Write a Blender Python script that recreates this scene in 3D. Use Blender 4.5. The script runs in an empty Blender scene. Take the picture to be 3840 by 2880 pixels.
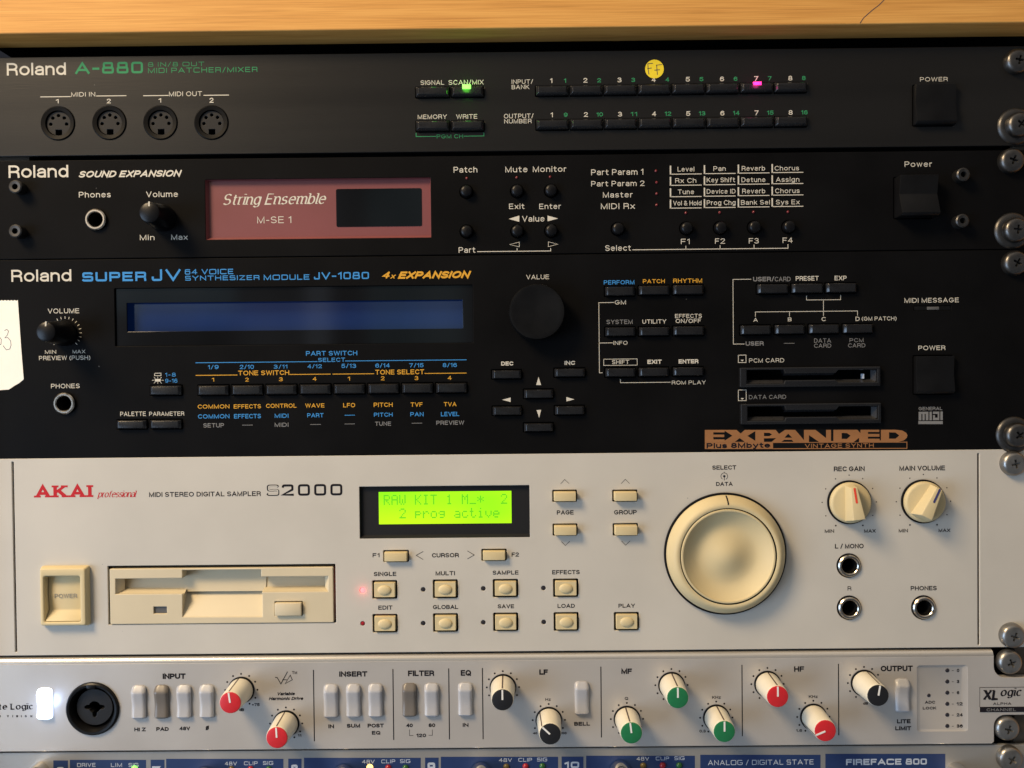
import bpy, bmesh, math, random
from mathutils import Matrix, Vector
random.seed(7)
SC = bpy.context.scene
COL = SC.collection
S = 0.001                                   # everything below is measured in millimetres

# ------------------------------------------------------------------ camera
F_PX, W_PX, H_PX = 3300.0, 3840.0, 2880.0   # focal length and frame of the photograph in its pixels
DIST = 394.5                                # lens to the plane of the front panels, mm
RX, RY, RZ = math.radians(-0.8775), math.radians(0.2068), math.radians(-0.5625)
ROT = Matrix.Rotation(RZ, 3, 'Z') @ Matrix.Rotation(RY, 3, 'Y') @ Matrix.Rotation(RX, 3, 'X')
cam = bpy.data.objects.new('camera', bpy.data.cameras.new('camera'))
COL.objects.link(cam)
cam.data.sensor_width = 36.0
cam.data.lens = 36.0 * F_PX / W_PX
cam.data.clip_start, cam.data.clip_end = 0.01, 50.0
cam.matrix_world = Matrix.Translation((0, -DIST * S, 0)) @ (Matrix.Rotation(math.radians(90), 3, 'X') @ ROT).to_4x4()
SC.camera = cam
SC.render.resolution_x, SC.render.resolution_y = 1024, 768

# ------------------------------------------------------------------ light
SC.view_settings.view_transform = 'Standard'
SC.view_settings.look = 'None'
SC.view_settings.exposure = 0.0
SC.view_settings.gamma = 1.0
world = bpy.data.worlds.new('World')
SC.world = world
world.use_nodes = True
wn = world.node_tree
bg = wn.nodes['Background']
tc = wn.nodes.new('ShaderNodeTexCoord')
wnoise = wn.nodes.new('ShaderNodeTexNoise')
wnoise.inputs['Scale'].default_value = 5.0
wnoise.inputs['Detail'].default_value = 2.0
wramp = wn.nodes.new('ShaderNodeValToRGB')
wramp.color_ramp.elements[0].position = 0.46
wramp.color_ramp.elements[0].color = (0.020, 0.021, 0.026, 1)
wramp.color_ramp.elements[1].position = 0.72
wramp.color_ramp.elements[1].color = (0.55, 0.60, 0.66, 1)
wmap = wn.nodes.new('ShaderNodeMapping')
wmap.inputs['Scale'].default_value = (1.0, 1.0, 0.35)
wn.links.new(tc.outputs['Generated'], wmap.inputs['Vector'])
wn.links.new(wmap.outputs['Vector'], wnoise.inputs['Vector'])
wn.links.new(wnoise.outputs['Fac'], wramp.inputs['Fac'])
wsep = wn.nodes.new('ShaderNodeSeparateXYZ')
wn.links.new(tc.outputs['Generated'], wsep.inputs['Vector'])
wup = wn.nodes.new('ShaderNodeValToRGB')
wup.color_ramp.elements[0].position, wup.color_ramp.elements[0].color = 0.35, (0, 0, 0, 1)
wup.color_ramp.elements[1].position, wup.color_ramp.elements[1].color = 0.85, (0.42, 0.36, 0.29, 1)
wn.links.new(wsep.outputs['Z'], wup.inputs['Fac'])
wadd = wn.nodes.new('ShaderNodeVectorMath')
wadd.operation = 'ADD'
wn.links.new(wramp.outputs['Color'], wadd.inputs[0])
wn.links.new(wup.outputs['Color'], wadd.inputs[1])
wn.links.new(wadd.outputs['Vector'], bg.inputs['Color'])
bg.inputs['Strength'].default_value = 1.0


def area(name, loc, target, size, power, color, size_y=None):
    d = bpy.data.lights.new(name, 'AREA')
    d.energy, d.color, d.size = power, color, size
    if size_y:
        d.shape, d.size_y = 'RECTANGLE', size_y
    o = bpy.data.objects.new(name, d)
    COL.objects.link(o)
    o.location = loc
    o.rotation_euler = (Vector(target) - Vector(loc)).to_track_quat('-Z', 'Y').to_euler()
    return o


area('warm_lamp', (-0.80, -0.66, 0.86), (0, 0, 0.0), 0.40, 23.0, (1.0, 0.745, 0.45))
area('window_light', (-1.45, -0.95, -0.30), (0, 0, 0), 0.9, 18.0, (0.52, 0.72, 1.0))
area('sheen_lamp', (-1.05, -1.5, 0.62), (0, 0, 0), 0.8, 2.7, (1.0, 0.84, 0.66))  # added warm lamp, mirrored as sheen on the left of the brushed panel

# lamps added behind the camera to make faint reflections in the glass and gloss
area('reflection_lamp', (-0.29, -2.2, 0.13), (-0.04, 0, 0.02), 0.28, 0.16, (0.45, 0.85, 0.95), 0.9)
area('reflection_lamp', (-0.58, -2.2, 0.13), (-0.09, 0, 0.02), 0.07, 0.11, (0.75, 0.85, 1.0), 0.9)
area('reflection_lamp', (-1.02, -2.2, 0.32), (-0.15, 0, 0.02), 0.38, 0.16, (0.50, 0.80, 1.0), 0.28)

# ------------------------------------------------------------------ materials
MATS = {}


def mat(name, color, rough=0.5, metal=0.0, emit=None, estr=0.0, spec=0.5, coat=0.0, var=0.0, vscale=60.0, bump=0.0, bscale=900.0,
        stretch=None, rvar=0.0, trans=0.0, sss=0.0, dust=0.0):
    m = bpy.data.materials.new(name)
    m.use_nodes = True
    nt = m.node_tree
    b = nt.nodes['Principled BSDF']
    b.inputs['Base Color'].default_value = (*color, 1)
    b.inputs['Roughness'].default_value = rough
    b.inputs['Metallic'].default_value = metal
    b.inputs['Specular IOR Level'].default_value = spec
    b.inputs['Coat Weight'].default_value = coat
    b.inputs['Coat Roughness'].default_value = 0.03
    b.inputs['Transmission Weight'].default_value = trans
    if sss:
        b.inputs['Subsurface Weight'].default_value = sss
        b.inputs['Subsurface Radius'].default_value = (0.002, 0.002, 0.002)
        b.inputs['Subsurface Scale'].default_value = 1.0
    if emit:
        b.inputs['Emission Color'].default_value = (*emit, 1)
        b.inputs['Emission Strength'].default_value = estr
    co = None
    if var or bump or rvar:
        t = nt.nodes.new('ShaderNodeTexCoord')
        mp = nt.nodes.new('ShaderNodeMapping')
        if stretch:
            mp.inputs['Scale'].default_value = stretch
        nt.links.new(t.outputs['Object'], mp.inputs['Vector'])
        co = mp.outputs['Vector']
    if var or rvar:
        n = nt.nodes.new('ShaderNodeTexNoise')
        n.inputs['Scale'].default_value = vscale
        n.inputs['Detail'].default_value = 5.0
        nt.links.new(co, n.inputs['Vector'])
        if var:
            r = nt.nodes.new('ShaderNodeMapRange')
            r.inputs['From Min'].default_value, r.inputs['From Max'].default_value = 0.3, 0.7
            r.inputs['To Min'].default_value, r.inputs['To Max'].default_value = 1 - var, 1 + var
            nt.links.new(n.outputs['Fac'], r.inputs['Value'])
            mx = nt.nodes.new('ShaderNodeVectorMath')
            mx.operation = 'SCALE'
            mx.inputs[0].default_value = color
            nt.links.new(r.outputs['Result'], mx.inputs['Scale'])
            nt.links.new(mx.outputs['Vector'], b.inputs['Base Color'])
        if rvar:
            r = nt.nodes.new('ShaderNodeMapRange')
            r.inputs['From Min'].default_value, r.inputs['From Max'].default_value = 0.3, 0.7
            r.inputs['To Min'].default_value, r.inputs['To Max'].default_value = rough - rvar, rough + rvar
            nt.links.new(n.outputs['Fac'], r.inputs['Value'])
            nt.links.new(r.outputs['Result'], b.inputs['Roughness'])
    if bump:
        n = nt.nodes.new('ShaderNodeTexNoise')
        n.inputs['Scale'].default_value = bscale
        n.inputs['Detail'].default_value = 3.0
        nt.links.new(co, n.inputs['Vector'])
        bp = nt.nodes.new('ShaderNodeBump')
        bp.inputs['Strength'].default_value = bump
        bp.inputs['Distance'].default_value = 0.0002
        nt.links.new(n.outputs['Fac'], bp.inputs['Height'])
        nt.links.new(bp.outputs['Normal'], b.inputs['Normal'])
    if dust:                                     # lint and dust lying on the paint
        t = nt.nodes.new('ShaderNodeTexCoord')
        v = nt.nodes.new('ShaderNodeTexVoronoi')
        v.inputs['Scale'].default_value = 95.0
        nt.links.new(t.outputs['Object'], v.inputs['Vector'])
        lt = nt.nodes.new('ShaderNodeMath')
        lt.operation = 'LESS_THAN'
        nt.links.new(v.outputs['Distance'], lt.inputs[0])
        sp = nt.nodes.new('ShaderNodeSeparateColor')
        nt.links.new(v.outputs['Color'], sp.inputs['Color'])
        th = nt.nodes.new('ShaderNodeMapRange')
        th.inputs['From Min'].default_value, th.inputs['From Max'].default_value = 0.55, 1.0
        th.inputs['To Min'].default_value, th.inputs['To Max'].default_value = 0.0, 0.028
        nt.links.new(sp.outputs['Red'], th.inputs['Value'])
        nt.links.new(th.outputs['Result'], lt.inputs[1])
        mixc = nt.nodes.new('ShaderNodeMix')
        mixc.data_type = 'RGBA'
        old = b.inputs['Base Color'].links
        if old:
            nt.links.new(old[0].from_socket, mixc.inputs[6])
        else:
            mixc.inputs[6].default_value = (*color, 1)
        mixc.inputs[7].default_value = (dust, dust, dust * .95, 1)
        nt.links.new(lt.outputs[0], mixc.inputs[0])
        nt.links.new(mixc.outputs[2], b.inputs['Base Color'])
    MATS[name] = m
    return m


mat('brushed_black', (0.010, 0.0095, 0.009), 0.32, 0.0, spec=0.34, var=0.12, vscale=60, bump=0.12, bscale=2600, stretch=(0.03, 1, 1), rvar=0.03, dust=0.10)
mat('black_paint', (0.0042, 0.0042, 0.0046), 0.55, spec=0.05, var=0.25, vscale=25, bump=0.25, bscale=2600, rvar=0.06, dust=0.10)
mat('black_plastic', (0.0048, 0.0048, 0.0052), 0.34, spec=0.22, var=0.2, vscale=90, bump=0.12, bscale=2000, rvar=0.06)
mat('black_rubber', (0.0042, 0.0042, 0.005), 0.34, spec=0.22)
mat('key_black', (0.0085, 0.0085, 0.0095), 0.24, spec=0.55, bump=0.1, bscale=1800, rvar=0.08, vscale=120)
mat('lip_grey', (0.026, 0.026, 0.028), 0.30, spec=0.5, bump=0.3, bscale=700, rvar=0.1, vscale=200)
mat('void', (0.003, 0.003, 0.003), 0.9, spec=0.1)
mat('beige_panel', (0.525, 0.500, 0.447), 0.48, spec=0.30, var=0.05, vscale=26, bump=0.12, bscale=3000, rvar=0.05, dust=0.28)
mat('cream_plastic', (0.60, 0.50, 0.29), 0.50, spec=0.28, var=0.03, vscale=60, bump=0.06, bscale=1500)
mat('cream_bezel', (0.60, 0.52, 0.36), 0.45, spec=0.35, var=0.03, vscale=50, bump=0.06, bscale=1500)
mat('white_knob', (0.72, 0.67, 0.54), 0.32, spec=0.45, var=0.03, vscale=90)
mat('silver_panel', (0.50, 0.475, 0.445), 0.34, metal=0.30, spec=0.5, var=0.05, vscale=30, bump=0.1, bscale=3500, rvar=0.03)
mat('silver_edge', (0.62, 0.59, 0.54), 0.24, metal=0.6)
mat('grey_panel', (0.36, 0.35, 0.33), 0.42, metal=0.5, var=0.05, vscale=40, bump=0.1, bscale=3000)
mat('steel', (0.29, 0.28, 0.262), 0.36, metal=0.9, var=0.15, vscale=150, rvar=0.08)
mat('shaded_steel', (0.115, 0.11, 0.105), 0.36, metal=0.95, var=0.25, vscale=150, rvar=0.08)  # steel darkened in colour so the upper screws look less lit
mat('dark_steel', (0.07, 0.068, 0.066), 0.40, metal=0.9, var=0.2, vscale=150, rvar=0.10)
mat('nickel', (0.52, 0.47, 0.40), 0.26, metal=1.0)
mat('chrome', (0.75, 0.73, 0.70), 0.10, metal=1.0)
mat('ink_cream', (0.60, 0.57, 0.49), 0.6, spec=0.2)
mat('ink_grey', (0.20, 0.20, 0.20), 0.6, spec=0.2)
mat('ink_blue', (0.045, 0.26, 0.62), 0.6, spec=0.2)
mat('ink_amber', (0.66, 0.34, 0.035), 0.6, spec=0.2)
mat('ink_green', (0.030, 0.24, 0.10), 0.6, spec=0.2)
mat('ink_dark', (0.014, 0.013, 0.017), 0.6, spec=0.06)
mat('ink_red', (0.47, 0.015, 0.022), 0.6, spec=0.2)
mat('ink_white', (0.80, 0.79, 0.75), 0.6, spec=0.2)
mat('ink_pale', (0.45, 0.50, 0.58), 0.6, spec=0.2)
mat('ink_orange_red', (0.75, 0.06, 0.03), 0.5)
mat('ink_navy', (0.04, 0.04, 0.16), 0.5)
mat('ink_copper', (0.42, 0.19, 0.075), 0.35, metal=0.3, var=0.12, vscale=60)
mat('pink_plate', (0.185, 0.056, 0.058), 0.40, spec=0.4, var=0.05, vscale=40)
mat('display_glass', (0.004, 0.004, 0.0045), 0.08, spec=0.32)
mat('blue_screen', (0.003, 0.014, 0.075), 0.10, emit=(0.015, 0.07, 0.32), estr=0.045, spec=0.9, var=0.25, vscale=14, stretch=(1, 1, 0.3))
mat('paper', (0.90, 0.88, 0.80), 0.85, spec=0.1, var=0.03, vscale=60, bump=0.2, bscale=500)
mat('yellow_paper', (0.80, 0.62, 0.03), 0.6, spec=0.3, var=0.05, vscale=200)
mat('pen', (0.05, 0.04, 0.06), 0.6)
mat('led_green', (0.1, 0.5, 0.05), 0.3, emit=(0.22, 1.0, 0.10), estr=2.2)
mat('led_pink', (0.6, 0.05, 0.2), 0.3, emit=(1.0, 0.02, 0.24), estr=2.4)
mat('led_red', (0.6, 0.1, 0.1), 0.3, emit=(1.0, 0.17, 0.18), estr=2.4)
mat('led_amber', (0.8, 0.5, 0.1), 0.3, emit=(1.0, 0.55, 0.12), estr=4)
mat('led_white', (0.8, 0.85, 1.0), 0.3, emit=(0.62, 0.74, 1.0), estr=2.0)
mat('led_off_green', (0.02, 0.10, 0.02), 0.25, spec=0.5)
mat('led_off_red', (0.16, 0.018, 0.022), 0.2, spec=0.6)
mat('led_dim_red', (0.32, 0.012, 0.02), 0.25)
mat('led_off_dark', (0.02, 0.018, 0.024), 0.3)
mat('led_off_amber', (0.10, 0.075, 0.02), 0.3)
mat('led_off_grey', (0.10, 0.10, 0.10), 0.3)
mat('cap_red', (0.58, 0.018, 0.025), 0.42, var=0.06, vscale=500, bump=0.15, bscale=2500)
mat('cap_green', (0.012, 0.17, 0.060), 0.42, var=0.06, vscale=500, bump=0.15, bscale=2500)
mat('cap_black', (0.010, 0.010, 0.012), 0.45, bump=0.15, bscale=2500)
mat('rail_metal', (0.10, 0.080, 0.060), 0.45, metal=0.35, var=0.2, vscale=80)
mat('socket_ring', (0.003, 0.003, 0.0032), 0.4, spec=0.10)
mat('groove', (0.07, 0.045, 0.04), 0.6)
mat('milky_key', (0.42, 0.425, 0.445), 0.30, spec=0.45, sss=0.5)
mat('smoky_key', (0.15, 0.135, 0.12), 0.30, spec=0.45)
mat('blue_label', (0.013, 0.033, 0.115), 0.45, var=0.08, vscale=60)
mat('socket_grey', (0.016, 0.016, 0.017), 0.45, spec=0.2)


def lcd_material():
    m = bpy.data.materials.new('green_screen')
    m.use_nodes = True
    nt = m.node_tree
    b = nt.nodes['Principled BSDF']
    b.inputs['Base Color'].default_value = (0.1, 0.2, 0.01, 1)
    b.inputs['Roughness'].default_value = 0.3
    t = nt.nodes.new('ShaderNodeTexCoord')
    g = nt.nodes.new('ShaderNodeTexNoise')          # the uneven backlight of the module
    mp = nt.nodes.new('ShaderNodeMapping')
    mp.inputs['Scale'].default_value = (1.0, 1.0, 1.7)
    g.inputs['Scale'].default_value = 30.0
    g.inputs['Detail'].default_value = 0.0
    r = nt.nodes.new('ShaderNodeValToRGB')
    r.color_ramp.elements[0].position, r.color_ramp.elements[0].color = 0.32, (0.27, 0.95, 0.0, 1)
    r.color_ramp.elements[1].position, r.color_ramp.elements[1].color = 0.66, (0.60, 1.0, 0.0, 1)
    nt.links.new(t.outputs['Object'], mp.inputs['Vector'])
    nt.links.new(mp.outputs['Vector'], g.inputs['Vector'])
    nt.links.new(g.outputs['Fac'], r.inputs['Fac'])
    nt.links.new(r.outputs['Color'], b.inputs['Emission Color'])
    b.inputs['Emission Strength'].default_value = 0.92
    MATS['green_screen'] = m


lcd_material()
mat('lcd_dot', (0.05, 0.25, 0.01), 0.4, emit=(0.11, 0.66, 0.005), estr=0.68)


def wood_material():
    m = bpy.data.materials.new('pine_wood')
    m.use_nodes = True
    nt = m.node_tree
    b = nt.nodes['Principled BSDF']
    t = nt.nodes.new('ShaderNodeTexCoord')
    mp = nt.nodes.new('ShaderNodeMapping')
    mp.inputs['Scale'].default_value = (1.0, 14.0, 30.0)
    mp.inputs['Rotation'].default_value = (0, math.radians(-0.6), 0)
    nt.links.new(t.outputs['Object'], mp.inputs['Vector'])
    n = nt.nodes.new('ShaderNodeTexNoise')
    n.inputs['Scale'].default_value = 9.0
    n.inputs['Detail'].default_value = 8.0
    n.inputs['Roughness'].default_value = 0.62
    n.inputs['Distortion'].default_value = 0.6
    nt.links.new(mp.outputs['Vector'], n.inputs['Vector'])
    mp2 = nt.nodes.new('ShaderNodeMapping')
    mp2.inputs['Scale'].default_value = (4.0, 60.0, 330.0)
    nt.links.new(t.outputs['Object'], mp2.inputs['Vector'])
    n2 = nt.nodes.new('ShaderNodeTexNoise')
    n2.inputs['Scale'].default_value = 7.0
    n2.inputs['Detail'].default_value = 7.0
    nt.links.new(mp2.outputs['Vector'], n2.inputs['Vector'])
    mx = nt.nodes.new('ShaderNodeMix')
    mx.inputs['Factor'].default_value = 0.50
    nt.links.new(n.outputs['Fac'], mx.inputs['A'])
    nt.links.new(n2.outputs['Fac'], mx.inputs['B'])
    r = nt.nodes.new('ShaderNodeValToRGB')
    e = r.color_ramp.elements
    e[0].position, e[0].color = 0.34, (0.47, 0.215, 0.050, 1)
    e[1].position, e[1].color = 0.62, (0.72, 0.375, 0.100, 1)
    x = e.new(0.48)
    x.color = (0.63, 0.305, 0.074, 1)
    nt.links.new(mx.outputs['Result'], r.inputs['Fac'])
    nt.links.new(r.outputs['Color'], b.inputs['Base Color'])
    b.inputs['Roughness'].default_value = 0.5
    b.inputs['Specular IOR Level'].default_value = 0.3
    bp = nt.nodes.new('ShaderNodeBump')
    bp.inputs['Strength'].default_value = 0.15
    bp.inputs['Distance'].default_value = 0.0003
    nt.links.new(mx.outputs['Result'], bp.inputs['Height'])
    nt.links.new(bp.outputs['Normal'], b.inputs['Normal'])
    MATS['pine_wood'] = m


wood_material()

# ------------------------------------------------------------------ photograph pixels -> millimetres on a panel
REG = {'D': (0, 0, 0.57604), 'N': (0, 0, 1.0),
       'A1': (0, 0, 2.01091), 'A2': (1000, 0, 2.01091), 'A3': (1900, 0, 2.01091), 'A4': (2840, 0, 2.212),
       'M1': (0, 540, 2.01091), 'M2': (1000, 540, 2.01091), 'M3': (2000, 540, 2.01091), 'M4': (2940, 540, 2.45778), 'MD': (760, 640, 2.51364),
       'J1': (0, 940, 2.074), 'J2': (900, 940, 2.074), 'J3': (1800, 940, 2.074), 'J4': (2600, 940, 1.78387), 'XP': (2620, 1590, 2.69756),
       'K1': (0, 1700, 2.212), 'K2': (900, 1700, 2.212), 'K3': (1800, 1700, 2.212), 'K4': (2700, 1700, 1.94035),
       'FD': (380, 2100, 2.45778), 'LC': (1340, 1800, 3.35152),
       'X1': (0, 2400, 3.07222), 'X2': (640, 2400, 3.07222), 'X3': (1280, 2400, 3.07222), 'X4': (1900, 2400, 3.07222),
       'X5': (2500, 2400, 3.07222), 'X6': (3120, 2400, 3.07222),
       'F1': (0, 2780, 1.72813), 'F2': (1280, 2780, 1.72813), 'F3': (2560, 2780, 1.72813)}
CUR = ['D', None]


def use(region):
    CUR[0] = region


def pt(x, y, h=0.0):
    """a point measured in the current enlargement -> (x, z) in mm on the plane h mm in front of the current unit's panel"""
    ox, oy, s = REG[CUR[0]]
    front = (CUR[1].front if CUR[1] else 0.0) + h
    d = ROT @ Vector((ox + x / s - W_PX / 2, -(oy + y / s - H_PX / 2), -F_PX))
    k = (DIST - front) / -d.z
    return d.x * k, d.y * k


def rect(x0, y0, x1, y1, h=0.0):
    """a rectangle measured in the enlargement -> centre and size in mm"""
    a, b, c, d = pt(x0, y0, h), pt(x1, y0, h), pt(x1, y1, h), pt(x0, y1, h)
    cx = (a[0] + b[0] + c[0] + d[0]) / 4
    cz = (a[1] + b[1] + c[1] + d[1]) / 4
    u = REG[CUR[0]][2]
    k = (DIST - (CUR[1].front if CUR[1] else 0) - h) / F_PX / u
    return cx, cz, (x1 - x0) * k, (y1 - y0) * k


def mm(px, h=0.0):
    return px / REG[CUR[0]][2] * (DIST - (CUR[1].front if CUR[1] else 0) - h) / F_PX


# ------------------------------------------------------------------ mesh helpers (mm, x right, y away from the viewer, z up)
class MB:
    def __init__(self):
        self.v, self.f, self.mi = [], [], []

    def add(self, vs, fs, mi=0):
        n = len(self.v)
        self.v += [tuple(p) for p in vs]
        for f in fs:
            self.f.append(tuple(i + n for i in f))
            self.mi.append(mi)

    def box(self, x0, x1, y0, y1, z0, z1, mi=0):
        self.add([(x, y, z) for x in (x0, x1) for y in (y0, y1) for z in (z0, z1)],
                 [(0, 1, 3, 2), (4, 6, 7, 5), (0, 4, 5, 1), (2, 3, 7, 6), (0, 2, 6, 4), (1, 5, 7, 3)], mi)

    def lathe(self, prof, cx=0, cz=0, seg=40, mi=0, cap0=True, cap1=True, knurl=0.0, nk=0):
        """prof: (r, y) from front to back round the axis through (cx, cz)"""
        vs, fs = [], []
        n = len(prof)
        for i in range(seg):
            a = 2 * math.pi * i / seg
            for j, p in enumerate(prof):
                r = p[0]
                if knurl and len(p) > 2 and p[2]:
                    r += knurl * (1 if (i % 2) else -1)
                vs.append((cx + r * math.cos(a), p[1], cz + r * math.sin(a)))
        for i in range(seg):
            k = (i + 1) % seg
            for j in range(n - 1):
                fs.append((i * n + j, i * n + j + 1, k * n + j + 1, k * n + j))
        if cap0 and prof[0][0] > 1e-6:
            fs.append(tuple(i * n for i in range(seg)))
        if cap1 and prof[-1][0] > 1e-6:
            fs.append(tuple(i * n + n - 1 for i in reversed(range(seg))))
        self.add(vs, fs, mi)

    def prism(self, pts, y0, y1, mi=0):
        """polygon in (x, z) pushed from y0 (front) to y1"""
        n = len(pts)
        self.add([(x, y0, z) for x, z in pts] + [(x, y1, z) for x, z in pts],
                 [tuple(range(n)), tuple(range(2 * n - 1, n - 1, -1))] + [(i, i + n, (i + 1) % n + n, (i + 1) % n) for i in range(n)], mi)

    def tube(self, path, r, seg=14, mi=0):
        vs, fs = [], []
        P = [Vector(p) for p in path]
        for i, p in enumerate(P):
            t = (P[min(i + 1, len(P) - 1)] - P[max(i - 1, 0)]).normalized()
            u = Vector((1, 0, 0)) if abs(t.x) < .9 else Vector((0, 0, 1))
            a = t.cross(u).normalized()
            b = t.cross(a)
            vs += [p + r * (a * math.cos(2 * math.pi * k / seg) + b * math.sin(2 * math.pi * k / seg)) for k in range(seg)]
        for i in range(len(P) - 1):
            for k in range(seg):
                l = (k + 1) % seg
                fs.append((i * seg + k, i * seg + l, (i + 1) * seg + l, (i + 1) * seg + k))
        fs += [tuple(range(seg)), tuple(range(len(P) * seg - 1, (len(P) - 1) * seg - 1, -1))]
        self.add(vs, fs, mi)

    def mesh(self, name, bevel=0.0, smooth=True, segs=2, fix=True, angle=32):
        me = bpy.data.meshes.new(name)
        me.from_pydata([(x * S, y * S, z * S) for x, y, z in self.v], [], self.f)
        for p, i in zip(me.polygons, self.mi):
            p.material_index = i
        bm = bmesh.new()
        bm.from_mesh(me)
        if fix:
            bmesh.ops.recalc_face_normals(bm, faces=bm.faces)
        if bevel:
            ed = [e for e in bm.edges if len(e.link_faces) == 2 and e.calc_face_angle() > math.radians(25)]
            bmesh.ops.bevel(bm, geom=ed, offset=bevel * S, segments=segs, affect='EDGES', profile=0.5, clamp_overlap=True)
        bm.to_mesh(me)
        bm.free()
        if smooth:
            me.shade_smooth()
            me.set_sharp_from_angle(angle=math.radians(angle))
        return me


def link(name, me, mats, parent=None, loc=(0, 0, 0)):
    """loc in mm, world; meshes are local to loc"""
    o = bpy.data.objects.new(name, me)
    COL.objects.link(o)
    if isinstance(mats, str):
        mats = [mats]
    if not len(me.materials):
        for m in mats:
            me.materials.append(MATS[m])
    place(o, parent, loc)
    return o


WORLD = {}


def place(o, parent, loc):
    w = Vector(loc) * S
    WORLD[o.name] = w
    if parent is not None:
        o.parent = parent
        o.location = w - WORLD[parent.name]
    else:
        o.location = w


def empty(name, loc, label=None, cat=None, group=None):
    o = bpy.data.objects.new(name, None)
    o.empty_display_size = 0.01
    COL.objects.link(o)
    place(o, None, loc)
    tag(o, label, cat, group)
    return o


def tag(o, label=None, cat=None, group=None, kind=None):
    for k, v in (('label', label), ('category', cat), ('group', group), ('kind', kind)):
        if v:
            o[k] = v


def rrect(cx, cz, w, h, r=0.4, n=4):
    r = min(r, w / 2 - 1e-3, h / 2 - 1e-3)
    out = []
    for (sx, sz, a0) in ((1, 1, 0), (-1, 1, 90), (-1, -1, 180), (1, -1, 270)):
        for i in range(n + 1):
            a = math.radians(a0 + 90 * i / n)
            out.append((cx + sx * (w / 2 - r) + r * math.cos(a), cz + sz * (h / 2 - r) + r * math.sin(a)))
    return out


def circ(cx, cz, r, n=40):
    return [(cx + r * math.cos(2 * math.pi * i / n), cz + r * math.sin(2 * math.pi * i / n)) for i in range(n)]


def plate_mesh(name, outer, holes, y_front, thick, bevel=0.2):
    """a flat plate with real openings: filled outline minus holes, front face at y_front"""
    cu = bpy.data.curves.new(name, 'CURVE')
    cu.dimensions, cu.fill_mode = '2D', 'BOTH'
    cu.extrude = (thick / 2 - bevel) * S
    cu.bevel_depth, cu.bevel_resolution = bevel * S, (6 if bevel > 1 else 1)
    cu.offset = -bevel * S
    for loop in [outer] + holes:
        sp = cu.splines.new('POLY')
        sp.points.add(len(loop) - 1)
        for p, (x, z) in zip(sp.points, loop):
            p.co = (x * S, z * S, 0, 1)
        sp.use_cyclic_u = True
    ob = bpy.data.objects.new('tmp', cu)
    COL.objects.link(ob)
    dg = bpy.context.evaluated_depsgraph_get()
    me = bpy.data.meshes.new_from_object(ob.evaluated_get(dg))
    bpy.data.objects.remove(ob)
    bpy.data.curves.remove(cu)
    me.name = name
    for v in me.vertices:
        x, y, z = v.co
        v.co = (x, -z + (y_front + thick / 2) * S, y)
    me.materials.clear()
    me.shade_flat()
    return me


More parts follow.
